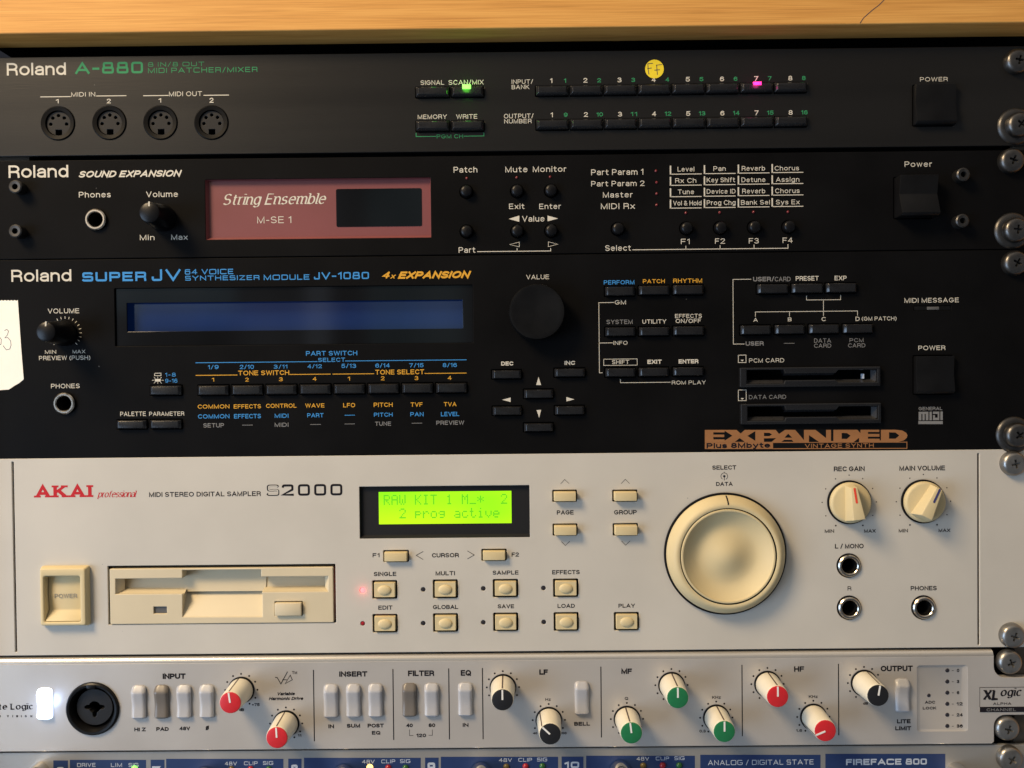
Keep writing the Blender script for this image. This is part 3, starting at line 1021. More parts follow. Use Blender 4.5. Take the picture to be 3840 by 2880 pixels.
T('Mute', 1800, 1967, 170, 213)
T('Exit', 1828, 1943, 450, 490)
T('Value', 1927, 2095, 542, 585)
T('Part', 1448, 1573, 778, 820)
POLY(((1825, 565), (1905, 540), (1905, 587)))
POLY(((2118, 540), (2197, 562), (2118, 583)))
L(((1832, 758), (1905, 740), (1905, 776), (1832, 758)), .2, 'ink_cream', 'printed_arrow', straight=False)
L(((2124, 738), (2196, 755), (2124, 775), (2124, 738)), .2, 'ink_cream', 'printed_arrow', straight=False)
L(((1590, 812), (2142, 808), (2142, 788)), .32)
L(((1888, 788), (1888, 810)), .3)
RB = {}


def round_button(u, x, y, r=46):
    cx, cz = pt(x, y)
    R = round(mm(r), 2)
    u.hole(circ(cx, cz, R + .35, 28))
    if R not in RB:
        mb = MB()
        mb.lathe([(0, -3.0), (R * .55, -2.92), (R * .82, -2.6), (R * .95, -2.1), (R, -1.4), (R, 5)], seg=32)
        RB[R] = mb.mesh('round_button', angle=50)
    return link('round_button', RB[R], 'black_rubber', u.root, (cx, -u.front, cz))


for x, y in ((1507, 361), (1889, 357), (2144, 354), (1509, 661), (1891, 659), (2146, 656)):
    round_button(u, x, y)


def small_led(u, x, y, d=1.25, material='led_off_red'):
    cx, cz = pt(x, y)
    return led(u.root, cx, -u.front, cz, d, d, material, depth=.5, rnd=True)


for x, y in ((1509, 258), (1886, 253), (2138, 248)):
    small_led(u, x, y)
use('M3')
T('Monitor', -3, 248, 168, 210)
T('Enter', 45, 207, 450, 490)
T('Part Param 1', 437, 828, 190, 233)
T('Part Param 2', 437, 837, 278, 318)
T('Master', 525, 748, 362, 403)
T('MIDI Rx', 510, 765, 447, 490)
for x, y in ((925, 203), (930, 290), (930, 375), (930, 460), (1150, 520), (1405, 517), (1660, 513), (1920, 512)):
    small_led(u, x, y)
for c, x0 in enumerate((1030, 1286, 1542, 1797)):
    for r, yb in enumerate((228, 312, 398, 484)):
        yb -= 4 * c
        L(((x0 + 4, yb - 59), (x0 + 4, yb - 3)), .62, name='printed_bracket')
        L(((x0 + 8, yb), (x0 + 236, yb - 3)), .34, name='printed_bracket')
for t, a, b, c, d in (('Level', 1088, 1213, 172, 207), ('Pan', 1358, 1450, 168, 203), ('Reverb', 1572, 1747, 166, 201), ('Chorus', 1820, 2003, 165, 199),
                      ('Rx Ch', 1070, 1228, 258, 293), ('Key Shift', 1308, 1520, 253, 288), ('Detune', 1570, 1750, 252, 287), ('Assign', 1830, 2005, 250, 285),
                      ('Tune', 1090, 1212, 343, 378), ('Device ID', 1308, 1524, 340, 374), ('Reverb', 1575, 1748, 337, 372), ('Chorus', 1824, 2007, 335, 370),
                      ('Vol & Hold', 1055, 1267, 428, 463), ('Prog Chg', 1308, 1524, 424, 460), ('Bank Sel', 1566, 1783, 423, 457), ('Sys Ex', 1830, 2007, 420, 455),
                      ('F1', 1113, 1178, 715, 755), ('F2', 1370, 1445, 712, 752), ('F3', 1625, 1700, 710, 750), ('F4', 1880, 1955, 706, 746), ('Select', 543, 735, 763, 805)):
    T(t, a, b, c, d)
for x, y in ((637, 642), (1153, 637), (1408, 634), (1664, 629), (1923, 627)):
    round_button(u, x, y)
L(((750, 798), (1920, 783), (1920, 758)), .32)
for x, a, b in ((1150, 770, 791), (1408, 766, 788), (1664, 762, 785)):
    L(((x, a), (x, b)), .3)
use('M4')
T('Power', 1112, 1362, 160, 210)
power_rocker(u, 1012, 305, 1372, 690, 8.0)
socket_screw(u, 1608, 300)
socket_screw(u, 1600, 722)
u.finish()

# ================================================================== unit 3: the synthesizer module
u = Unit('synthesizer_module', 'tall black synthesizer module with a wide blue display and two card slots', 'synthesizer', 956.5, 1701.5, 'J1', front=.4)
T('Roland', 88, 555, 147, 240, w=.155, name='brand_lettering', step=12, gap=.22)
T('SUPER', 640, 1138, 166, 238, 'ink_blue', .22, 'square', name='model_lettering', step=10)
T('JV', 1180, 1405, 145, 235, 'ink_blue', .18, 'square', name='model_lettering', step=10)
T('64 VOICE', 1438, 1815, 143, 184, 'ink_blue', .17, 'square')
T('SYNTHESIZER', 1440, 2018, 193, 230, 'ink_blue', .17, 'square')
T('VOLUME', 372, 617, 450, 487)
T('MIN', 350, 437, 773, 801)
T('MAX', 565, 663, 771, 798)
T('PREVIEW (PUSH)', 303, 703, 817, 850)
kx, kz = pt(508, 640)
mb = MB()
for i in range(19):
    a = math.radians(-135 + 15 * i)
    stroke_strip(mb, [(6.5 * math.sin(a), 6.5 * math.cos(a)), (7.3 * math.sin(a), 7.3 * math.cos(a))], .13, 0)
link('scale_marks', mb.mesh('scale_marks', smooth=False, fix=False), 'ink_cream', u.plate, (kx, -u.front - INK, kz))
pointer_knob(u, 500, 643, 5.7, 4.3, 16.0, 5)
T('PHONES', 397, 620, 1035, 1070)
jack(u, 506, 1188, 84, 58)
T('PALETTE', 935, 1135, 1252, 1286)
T('PARAMETER', 1160, 1433, 1252, 1284)
T('1-8', 1285, 1367, 950, 980, 'ink_blue')
T('9-16', 1285, 1380, 996, 1027, 'ink_blue')
L(((1203, 953), (1252, 953), (1252, 972), (1203, 972), (1203, 953)), .25)
POLY(((1205, 998), (1250, 998), (1250, 1018), (1205, 1018)), name='printed_lamp')
for p in (((1184, 1008), (1198, 1008)), ((1258, 1008), (1272, 1008)), ((1227, 982), (1227, 993)), ((1227, 1023), (1227, 1034)),
          ((1198, 985), (1207, 993)), ((1256, 985), (1248, 993)), ((1198, 1031), (1207, 1023)), ((1256, 1031), (1248, 1023))):
    L(p, .2, name='printed_lamp')
key(u, 1168, 1043, 1422, 1130, 2.0, 1.15, .5)
key(u, 908, 1311, 1152, 1391, 2.0, 1.15, .5)
key(u, 1168, 1309, 1422, 1389, 2.0, 1.15, .5)
use('N')
for i in range(8):
    x0 = 741 + 127.4 * i
    y0 = 1442 - 1.3 * i
    key(u, x0, y0, x0 + 121, y0 + 43, 2.0, 1.15, .5)
use('J2')
L(((-344, 872), (600, 865)), .3, 'ink_blue')
L(((820, 858), (1760, 853)), .3, 'ink_blue')
L(((-342, 970), (-22, 968)), .3, 'ink_amber')
L(((388, 963), (703, 962)), .3, 'ink_amber')
L(((723, 960), (1040, 958)), .3, 'ink_amber')
L(((1438, 955), (1760, 952)), .3, 'ink_amber')
for t, a, b, c, d, k in (('PART SWITCH', 513, 912, 780, 815, 'blue'), ('SELECT', 608, 818, 833, 865, 'blue'), ('3/11', 262, 368, 887, 917, 'blue'),
                         ('4/12', 525, 637, 884, 914, 'blue'), ('5/13', 790, 903, 880, 912, 'blue'), ('6/14', 1053, 1165, 877, 909, 'blue'),
                         ('7/15', 1317, 1427, 876, 907, 'blue'), ('8/16', 1577, 1687, 874, 905, 'blue'), ('TONE SWITCH', -14, 383, 932, 968, 'amber'),
                         ('TONE SELECT', 1052, 1432, 925, 962, 'amber'), ('3', 303, 333, 985, 1015, 'amber'), ('4', 565, 595, 982, 1012, 'amber'),
                         ('1', 838, 855, 980, 1010, 'amber'), ('2', 1096, 1124, 977, 1008, 'amber'), ('3', 1358, 1387, 975, 1006, 'amber'), ('4', 1616, 1645, 974, 1005, 'amber'),
                         ('CONTROL', 203, 440, 1190, 1222, 'amber'), ('WAVE', 508, 657, 1188, 1220, 'amber'), ('LFO', 803, 895, 1185, 1218, 'amber'),
                         ('PITCH', 1040, 1187, 1182, 1215, 'amber'), ('TVF', 1327, 1420, 1180, 1213, 'amber'), ('TVA', 1585, 1683, 1178, 1210, 'amber'),
                         ('MIDI', 270, 377, 1268, 1300, 'blue'), ('PART', 523, 650, 1264, 1296, 'blue'), ('PITCH', 1042, 1187, 1260, 1291, 'blue'),
                         ('PAN', 1325, 1428, 1256, 1288, 'blue'), ('LEVEL', 1563, 1705, 1254, 1287, 'blue'),
                         ('MIDI', 270, 377, 1338, 1370, 'grey'), ('TUNE', 1050, 1175, 1330, 1361, 'grey'), ('PREVIEW', 1527, 1743, 1322, 1354, 'grey')):
    T(t, a, b, c, d, 'ink_' + k, .16)
T('MODULE', 185, 540, 186, 227, 'ink_blue', .17, 'square')
T('JV-1080', 575, 1003, 167, 222, 'ink_blue', .18, 'square', name='model_lettering')
T('4', 1108, 1165, 164, 216, 'ink_amber', .24, it=.25, name='series_lettering')
T('x', 1170, 1212, 178, 217, 'ink_amber', .18, it=.25, name='series_lettering')
T('EXPANSION', 1230, 1797, 160, 216, 'ink_amber', .26, it=.25, name='series_lettering')
L(((815, 1280), (892, 1280)), .25, 'ink_blue', 'printed_dash')
for a, b, y in ((18, 98, 1357), (547, 627, 1352), (815, 892, 1348), (1337, 1415, 1342)):
    L(((a, y), (b, y)), .22, 'ink_grey', 'printed_dash')
use('J1')
for t, a, b, c, d, k in (('1/9', 1617, 1700, 890, 921, 'blue'), ('2/10', 1865, 1975, 888, 920, 'blue'), ('1', 1648, 1665, 989, 1019, 'amber'), ('2', 1908, 1935, 988, 1018, 'amber'),
                         ('COMMON', 1538, 1785, 1196, 1228, 'amber'), ('EFFECTS', 1818, 2030, 1195, 1227, 'amber'), ('COMMON', 1540, 1785, 1272, 1305, 'blue'),
                         ('EFFECTS', 1820, 2030, 1270, 1304, 'blue'), ('SETUP', 1582, 1743, 1342, 1375, 'grey')):
    T(t, a, b, c, d, 'ink_' + k, .16)
# display
use('N')
cx, cz, w, h = u.hrect(430, 1075, 1774, 1292, .5)
x_, z_, ww, hh = rect(475, 1130, 1736, 1238, -1.1)
me = plate_mesh('display_window', rrect(0, 0, w - .1, h - .1, .45), [rrect(x_ - cx, z_ - cz, ww, hh, .3)], 1.1 - u.front, .8, .1)
dis = link('display_window', me, 'display_glass', u.root, (cx, 0, cz))
mb = MB()
mb.prism(rrect(0, 0, ww + 8, hh + 8, .3), 0, .3)
link('blue_screen', mb.mesh('blue_screen', smooth=False), 'blue_screen', dis, (x_, 5.2 - u.front, z_))
use('J3')
T('VALUE', 360, 537, 187, 222)
cx, cz = pt(440, 484)
mb = MB()
mb.lathe([(0, -8.2), (9.6, -8.25), (10.9, -8.5), (11.9, -8.4), (12.25, -7.7, 1), (12.35, -4, 1), (12.35, -.8, 1), (12.2, -.3)], seg=168, knurl=.10)
dial = link('value_dial', mb.mesh('value_dial', angle=35), 'black_plastic', u.root, (cx, -u.front, cz))
T('DEC', 165, 258, 862, 893, w=.23)
T('INC', 658, 738, 857, 888, w=.23)
POLY(((455, 982), (437, 1045), (475, 1045)))
POLY(((172, 1160), (238, 1142), (238, 1177)))
POLY(((672, 1138), (735, 1157), (672, 1172)))
POLY(((440, 1240), (475, 1238), (460, 1300)))
for r in ((88, 923, 328, 1002), (573, 910, 822, 988), (336, 1073, 575, 1154), (93, 1205, 330, 1285), (576, 1201, 818, 1282), (336, 1335, 575, 1412),
          (966, 275, 1207, 359), (1228, 268, 1477, 352), (1493, 263, 1743, 349), (968, 590, 1213, 672), (1230, 588, 1477, 669), (1495, 583, 1747, 665),
          (968, 908, 1214, 987), (1228, 903, 1472, 984), (1493, 900, 1743, 979)):
    key(u, *r, 2.0, 1.15, .4)
for t, a, b, c, d, k, w in (('PERFORM', 963, 1200, 230, 262, 'blue', .16), ('PATCH', 1267, 1437, 222, 253, 'amber', .16), ('RHYTHM', 1503, 1727, 217, 250, 'amber', .16),
                            ('GM', 1048, 1135, 385, 418, 'cream', .14), ('INFO', 1037, 1147, 702, 732, 'cream', .14), ('SYSTEM', 985, 1187, 537, 570, 'grey', .14),
                            ('UTILITY', 1263, 1448, 535, 567, 'cream', .15), ('EFFECTS', 1517, 1725, 492, 523, 'cream', .14), ('ON/OFF', 1522, 1718, 530, 562, 'cream', .15),
                            ('SHIFT', 1027, 1160, 850, 882, 'cream', .14), ('EXIT', 1302, 1413, 848, 880, 'cream', .23), ('ENTER', 1545, 1698, 845, 877, 'cream', .23),
                            ('ROM PLAY', 1492, 1755, 1010, 1040, 'cream', .13)):
    T(t, a, b, c, d, 'ink_' + k, w)
L(((1040, 403), (924, 404), (924, 950), (952, 950)), .25)
L(((928, 718), (1030, 717)), .25)
L(((962, 844), (1222, 842), (1222, 890), (962, 892), (962, 844)), .22, name='printed_box')
L(((1092, 1000), (1092, 1027), (1480, 1027)), .25)
use('J4')
for t, a, b, c, d, k, w in (('USER/', 400, 540, 175, 205, 'grey', .2), ('CARD', 545, 650, 175, 205, 'grey', .13), ('PRESET', 685, 838, 170, 200, 'cream', .16), ('EXP', 945, 1025, 168, 198, 'cream', .16),
                            ('A', 402, 430, 450, 475, 'cream', .15), ('B', 632, 657, 447, 472, 'cream', .15), ('C', 858, 885, 444, 471, 'cream', .15), ('D', 1085, 1112, 442, 470, 'cream', .15),
                            ('(GM PATCH)', 1127, 1358, 441, 467, 'cream', .13), ('USER', 350, 470, 607, 635, 'grey', .2), ('DATA', 808, 920, 587, 615, 'grey', .13),
                            ('CARD', 808, 922, 622, 649, 'grey', .13), ('PCM', 1045, 1138, 586, 612, 'grey', .13), ('CARD', 1035, 1150, 620, 647, 'grey', .13),
                            ('PCM CARD', 373, 607, 720, 748, 'cream', .12), ('DATA CARD', 372, 620, 965, 992, 'grey', .13), ('MIDI MESSAGE', 1413, 1775, 316, 347, 'cream', .14),
                            ('POWER', 1505, 1685, 635, 665, 'cream', .15), ('GENERAL', 1507, 1665, 1045, 1067, 'grey', .18)):
    T(t, a, b, c, d, 'ink_' + k, w)
L(((385, 191), (265, 192), (265, 625), (340, 623)), .24, 'ink_cream')
L(((757, 303), (757, 330), (985, 330), (985, 298)), .24)
L(((870, 330), (870, 435)), .24)
L(((415, 440), (415, 410), (1098, 408), (1098, 432)), .24)
L(((643, 412), (643, 438)), .24)
L(((607, 620), (675, 620)), .2, 'ink_grey', 'printed_dash')
POLY(((1507, 1078), (1668, 1076), (1668, 1133), (1507, 1135)), 'ink_grey', 'printed_logo')
for a, b, c, d in ((1525, 1532, 1092, 1138), (1547, 1554, 1092, 1138), (1572, 1579, 1072, 1138), (1595, 1602, 1072, 1138), (1602, 1618, 1092, 1100), (1616, 1634, 1092, 1117), (1645, 1652, 1072, 1138)):
    POLY(((a, c), (b, c), (b, d), (a, d)), 'black_paint', 'printed_logo', lift=.02)
POLY(((1505, 1140), (1668, 1140), (1668, 1160), (1505, 1160)), 'ink_grey', 'printed_bar')
for r in ((301, 699, 352, 748, 730), (301, 932, 353, 1003, 986)):
    a, b, c, d, e = r
    L(((a, b), (c, b), (c, d), (a, d), (a, b)), .26, name='printed_card')
    POLY(((a + 15, e), (c - 15, e), ((a + c) / 2, e + 11)))
for r in ((420, 220, 637, 294), (650, 216, 870, 290), (878, 213, 1094, 287), (308, 495, 522, 567), (538, 491, 747, 564), (765, 488, 977, 560), (993, 486, 1203, 558)):
    key(u, *r, 2.0, 1.15, .4)
power_rocker(u, 1470, 700, 1735, 962, 3.2)
cx, cz, w, h = u.hrect(1475, 369, 1725, 399, .3)
mb = MB()
mb.box(-w / 2 + .1, w / 2 - .1, .3, 3, -h / 2 + .1, h / 2 - .1)
ml = link('message_lamp', mb.mesh('message_lamp', bevel=.15), 'black_plastic', u.root, (cx, -u.front, cz))
led(ml, *[pt(1605, 385)[0], .3 - u.front, pt(1605, 385)[1]], mm(80), mm(20), 'led_off_grey', depth=.15)


def card_slot(u, x0, y0, x1, y1):
    """a raised card mouth with finger cut-outs at both ends"""
    cx, cz, w, h = rect(x0, y0, x1, y1)
    u.hole(rrect(cx, cz, w - .6, h - .6, .4))
    W, H = w / 2, h / 2
    xs = [-W, -W + 2.6, -W * .36, W * .36, W * .50, W - 2.0, W]
    mb = MB()
    ins = H * .52
    outer = rrect(0, 0, w, h, .5, 3)
    hole = [(-W + 3.2, -H * .62), (-W * .38, -H * .62), (-W * .36, -H * .30), (W * .36, -H * .30), (W * .40, -H * .55), (W - 1.6, -H * .55), (W - 1.6, H * .66), (W * .40, H * .66),
            (W * .36, H * .34), (-W * .36, H * .34), (-W * .38, H * .74), (-W + 3.2, H * .74)]
    me = plate_mesh('card_slot', outer, [hole], -2.0, 5.0, .5)
    o = link('card_slot', me, 'key_black', u.root, (cx, -u.front, cz))
    mb = MB()
    mb.add([(-W + 2.0, -1.0, -H * .66), (-W * .36, -1.0, -H * .66), (-W * .36, 1.6, -H * .28), (-W + 2.0, 1.6, -H * .28)], [(0, 1, 2, 3)])
    mb.add([(W * .38, -1.0, -H * .62), (W - 1.4, -1.0, -H * .62), (W - 1.4, 1.6, -H * .28), (W * .38, 1.6, -H * .28)], [(0, 1, 2, 3)])
    mb.add([(W - 3.2, 1.6, -H * .5), (W - 1.4, -1.0, -H * .5), (W - 1.4, -1.0, H * .6), (W - 3.2, 1.6, H * .6)], [(0, 1, 2, 3)])
    mb.add([(-W * .36, -1.2, H * .40), (W * .36, -1.2, H * .40), (W * .36, 1.6, H * .15), (-W * .36, 1.6, H * .15)], [(0, 1, 2, 3)])
    link('slot_lip', mb.mesh('slot_lip', smooth=False), 'lip_grey', o, (cx, -u.front, cz))
    return o


o = card_slot(u, 305, 778, 1240, 910)
cx, cz = pt(1141, 840)
mb = MB()
mb.box(-.28, .28, .2, 3, -1.1, 1.1)
link('pale_strip', mb.mesh('pale_strip', bevel=.1), 'ink_pale', o, (cx, -u.front, cz))  # small pale strip standing in the upper card slot
o = card_slot(u, 310, 1020, 1245, 1158)
u.finish()
# copper sticker on the synthesizer
use('XP')
h0 = 0.07
cx, cz, w, h = rect(62, 60, 2110, 255)
mb = MB()
mb.box(-w / 2, w / 2, 0, .05, -h / 2, h / 2)
st = link('expansion_sticker', mb.mesh('expansion_sticker', smooth=False), 'black_plastic', None, (cx, -u.front - .12, cz))
tag(st, 'copper-lettered black sticker along the bottom edge of the synthesizer module, under its card slots', 'sticker')
top = [(62, 60), (1990, 58), (2060, 66), (2100, 90), (2112, 115), (2104, 140), (2075, 165), (2010, 183), (62, 184)]
POLY(top, 'ink_copper', 'sticker_lettering', h=.12, parent=st)
for pts in (((148, 84), (262, 84), (262, 68), (340, 118), (262, 168), (262, 155), (148, 155)), ((378, 56), (470, 56), (424, 96)), ((365, 180), (465, 180), (415, 142)),
            ((492, 120), (572, 72), (572, 170)), ((660, 88), (715, 90), (742, 105), (715, 122), (660, 122)), ((660, 145), (782, 143), (738, 180), (660, 180)),
            ((775, 54), (880, 54), (812, 100)), ((868, 138), (905, 98), (945, 138)), ((836, 180), (866, 160), (942, 160), (958, 180)),
            ((972, 54), (1064, 54), (1064, 162)), ((1115, 112), (1115, 182), (1218, 182)), ((1175, 54), (1288, 54), (1288, 142)), ((1338, 54), (1362, 54), (1362, 172), (1338, 172)),
            ((1446, 90), (1500, 92), (1535, 118), (1500, 150), (1446, 150)), ((1600, 54), (1636, 54), (1636, 92)), ((1565, 184), (1622, 140), (1622, 184)),
            ((1712, 80), (1826, 80), (1826, 100), (1712, 100)), ((1712, 128), (1836, 128), (1836, 148), (1712, 148)), ((1826, 54), (1842, 54), (1842, 165), (1830, 165)),
            ((1925, 84), (1990, 86), (2028, 116), (1990, 148), (1925, 148))):
    POLY(pts, 'black_plastic', 'sticker_lettering', h=.12, lift=.03, parent=st)
POLY(((148, 107), (258, 107), (258, 132), (148, 132)), 'ink_copper', 'sticker_lettering', h=.12, lift=.06, parent=st)
POLY(((62, 183), (745, 183), (745, 253), (62, 253)), 'ink_copper', 'copper_field', h=.12, parent=st)
T('Plus 8Mbyte', 80, 722, 190, 243, 'ink_dark', .25, parent=st, h=.17, name='sticker_lettering')
T('VINTAGE SYNTH', 1075, 1770, 197, 240, 'ink_copper', .17, parent=st, h=.12, name='sticker_lettering')
P = [pt(x, y, .12) for x, y in ((748, 187), (2106, 183), (2106, 246), (748, 250), (748, 187))]
mb = MB()
stroke_strip(mb, [(p[0] - cx, p[1] - cz) for p in P], .18, 0)
link('copper_frame', mb.mesh('copper_frame', smooth=False, fix=False), 'ink_copper', st, (cx, -u.front - .165, cz))
# torn paper note at the left edge
use('J1')
top = [(-60 + 12.5 * i, 384 + (6 if i % 2 else 0)) for i in range(17)]
pts = top + [(150, 520), (165, 740), (186, 1000), (150, 1030), (112, 1052), (70, 1080), (30, 1083), (-60, 1088)]
P = [pt(x, y) for x, y in pts]
cx, cz = sum(p[0] for p in P) / len(P), sum(p[1] for p in P) / len(P)
mb = MB()
mb.prism([(p[0] - cx, p[1] - cz) for p in P], -.06, .06)
note = link('paper_note', mb.mesh('paper_note', smooth=False), 'paper', None, (cx, -u.front - .12, cz))
tag(note, 'torn white paper note with handwriting, taped over one end of the synthesizer module', 'paper note')
mb = MB()
for q in (((38, 622), (55, 612), (68, 625), (60, 655), (40, 678), (62, 676), (84, 700), (88, 735), (78, 765), (52, 772), (26, 740)),
          ((-30, 670), (-5, 668), (12, 690), (10, 725), (-8, 742), (-30, 738))):
    stroke_strip(mb, [(pt(x, y)[0] - cx, pt(x, y)[1] - cz) for x, y in q], .12, -.085)
link('handwriting', mb.mesh('handwriting', smooth=False, fix=False), 'pen', note, (cx, -u.front - .12, cz))

# ================================================================== unit 4: the sampler
u = Unit('sampler', 'beige sampler with a lit green screen, floppy drive and big cream dial', 'sampler', 1702.5, 2443, 'K1', material='beige_panel', front=.3)


def groove(u, xa, y0, y1, w=.5):
    c, z0 = pt(xa, y0)
    z1 = pt(xa, y1)[1]
    u.hole(rrect(c, (z0 + z1) / 2, w + .4, abs(z1 - z0), .35))
    mb = MB()
    mb.box(-w, w, 1.4, 2.6, -abs(z1 - z0) / 2 - .3, abs(z1 - z0) / 2 + .3)
    link('groove', mb.mesh('groove'), 'groove', u.root, (c, -u.front, (z0 + z1) / 2))


groove(u, 104, 70, 1650)
T('AKAI', 293, 762, 258, 372, 'ink_red', .27, 'slab', name='brand_lettering', gap=.42)
T('professional', 805, 1138, 308, 366, 'ink_red', .14, 'serif', it=.3, name='brand_lettering', gap=.16)
T('MIDI STEREO DIGITAL SAMPLER', 1235, 2165, 318, 358, 'ink_dark', .18)
# rocker switch in its raised frame
cx, cz, w, h = rect(352, 928, 752, 1425)
fo = rrect(cx, cz, w, h, .8)
xo, zo, wo, ho = rect(392, 1000, 700, 1388)
u.hole(rrect(cx, cz, w - 1.2, h - 1.2, .6))
mb = MB()
a, b, c_, d_ = rrect(0, 0, w, h, .9), rrect(0, 0, w - 1.6, h - 1.6, .9), rrect(xo - cx, zo - cz, wo, ho, 1.0), rrect(xo - cx, zo - cz, wo - .5, ho - .5, .9)
n = len(a)
rings = [(a, 1.5), (a, -1.0), (b, -3.4), (c_, -3.4), (d_, -2.8), (d_, 5)]
vs = [(x, y, z) for lp, y in rings for x, z in lp]
fs = []
for j in range(len(rings) - 1):
    fs += [(j * n + i, j * n + (i + 1) % n, (j + 1) * n + (i + 1) % n, (j + 1) * n + i) for i in range(n)]
mb.add(vs, fs)
pw = link('power_switch', mb.mesh('power_switch', bevel=.35), 'cream_plastic', u.root, (cx, -u.front, cz))
mb = MB()
hw, hh = wo / 2 - .5, ho / 2 - .5
pr = [(5, hh), (.4, hh), (-.2, hh * .2), (.5, -hh * .55), (.3, -hh * .6), (-3.0, -hh), (5, -hh)]
n = len(pr)
mb.add([(x, y, z) for x in (-hw, hw) for y, z in pr], [tuple(range(n)), tuple(range(2 * n - 1, n - 1, -1))] + [(i, (i + 1) % n, (i + 1) % n + n, i + n) for i in range(n)])
rk = link('rocker', mb.mesh('rocker', bevel=.3), 'cream_plastic', pw, (xo, -u.front, zo))
T('POWER', 453, 640, 1165, 1200, 'ink_grey', .13, parent=rk, h=.22, name='lettering')
# floppy drive
use('FD')
u.hrect(55, 44, 2167, 590, .3)
cx, cz, w, h = rect(76, 70, 2146, 584)
f = lambda x, y: (pt(x, y)[0] - cx, pt(x, y)[1] - cz)
hole = [f(135, 172), f(750, 165), f(750, 92), f(1475, 86), f(1475, 152), f(2092, 148), f(2092, 288), f(1487, 292), f(1487, 520), f(752, 522), f(752, 308), f(135, 312)]
bh, bw = rect(1600, 378, 1860, 512)[0:2], rect(1600, 378, 1860, 512)[2:4]
hole2 = rrect(bh[0] - cx, bh[1] - cz, bw[0], bw[1], .3)
lh = rect(486, 428, 607, 492)
hole3 = rrect(lh[0] - cx, lh[1] - cz, lh[2], lh[3], .15)
me = plate_mesh('drive_bezel', rrect(0, 0, w, h, .4), [hole, hole2, hole3], -.5, 6.0, .3)
fd = link('floppy_drive', me, 'cream_bezel', u.root, (cx, -u.front, cz))


def face(mb, pts):
    mb.add(pts, [tuple(range(len(pts)))])


def q(x, y, d):
    a = f(x, y)
    return (a[0], d, a[1])


mb = MB()
face(mb, [q(740, 80, 5.8), q(1490, 76, 5.8), q(1490, 110, 5.8), q(740, 116, 5.8)])
face(mb, [q(735, 114, 5.2), q(1495, 108, 5.2), q(1495, 303, 3.6), q(735, 309, 3.6)])                     # dust flap in the middle
face(mb, [q(125, 160, 6.2), q(760, 160, 5.4), q(760, 282, 4.2), q(125, 288, 4.8)])                       # flap seen in the left slot
face(mb, [q(1465, 140, 5.4), q(2100, 140, 6.2), q(2100, 268, 4.8), q(1465, 274, 4.2)])
link('dust_flap', mb.mesh('dust_flap', smooth=False, fix=False), 'cream_bezel', fd, (cx, -u.front, cz))
mb = MB()
face(mb, [q(745, 320, 5.6), q(1492, 314, 5.6), q(1492, 528, -.3), q(745, 530, -.3)])                     # finger scoop
face(mb, [q(752, 300, 5.8), q(752, 528, -.3), q(812, 340, 5.2)])
face(mb, [q(130, 276, 5.2), q(760, 272, 5.2), q(760, 318, -.3), q(130, 320, -.3)])
face(mb, [q(1480, 262, 5.2), q(2100, 258, 5.2), q(2100, 296, -.3), q(1480, 300, -.3)])
face(mb, [q(130, 165, -.2), q(130, 318, -.2), q(190, 285, 3.0), q(190, 185, 3.0)])
face(mb, [q(2096, 140, -.2), q(2096, 296, -.2), q(2052, 264, 2.6), q(2052, 160, 2.6)])
link('drive_mouth', mb.mesh('drive_mouth', smooth=False, fix=False), 'cream_bezel', fd, (cx, -u.front, cz))
mb = MB()
mb.box(-bw[0] / 2 + .4, bw[0] / 2 - .4, -2.2, 5, -bw[1] / 2 + .4, bw[1] / 2 - .4)
link('eject_button', mb.mesh('eject_button', bevel=.4), 'cream_bezel', fd, (bh[0], -u.front, bh[1]))
mb = MB()
mb.box(-lh[2] / 2 + .1, lh[2] / 2 - .1, .3, 3, -lh[3] / 2 + .1, lh[3] / 2 - .1)
link('drive_lamp', mb.mesh('drive_lamp'), 'led_off_grey', fd, (lh[0], -u.front, lh[1]))
# model name
use('K2')
T('2000', 345, 850, 255, 351, 'ink_dark', .19, 'square', name='model_lettering', step=10, gap=.34)
T('S', 222, 326, 259, 353, 'ink_dark', .20, 'square', name='model_lettering', step=10)
T('S', 232, 318, 266, 345, 'beige_panel', .13, 'square', name='model_lettering', step=10, h=.03)
# screen
use('LC')
cx, cz, w, h = u.hrect(26, 74, 2168, 728, .25)
mb = MB()
w2, h2 = w - .1, h - .1
mb.add([(-w2 / 2, -.02, -h2 / 2), (w2 / 2, -.02, -h2 / 2), (w2 / 2, -.02, h2 / 2), (-w2 / 2, -.02, h2 / 2),
        (-w2 / 2 + .7, 1.6, -h2 / 2 + 1.2), (w2 / 2 - .3, 1.6, -h2 / 2 + 1.2), (w2 / 2 - .3, 1.6, h2 / 2 - .3), (-w2 / 2 + .7, 1.6, h2 / 2 - .3)],
       [(4, 5, 6, 7), (0, 1, 5, 4), (1, 2, 6, 5), (2, 3, 7, 6), (3, 0, 4, 7)])
dis = link('display_window', mb.mesh('display_window', smooth=False), 'socket_grey', u.root, (cx, -u.front, cz))
x_, z_, ww, hh = rect(268, 142, 1940, 550, -1.6)
mb = MB()
mb.prism(rrect(0, 0, ww, hh, .1), -.08, 0)
scr = link('green_screen', mb.mesh('green_screen', smooth=False), 'green_screen', dis, (x_, 1.58 - u.front, z_))
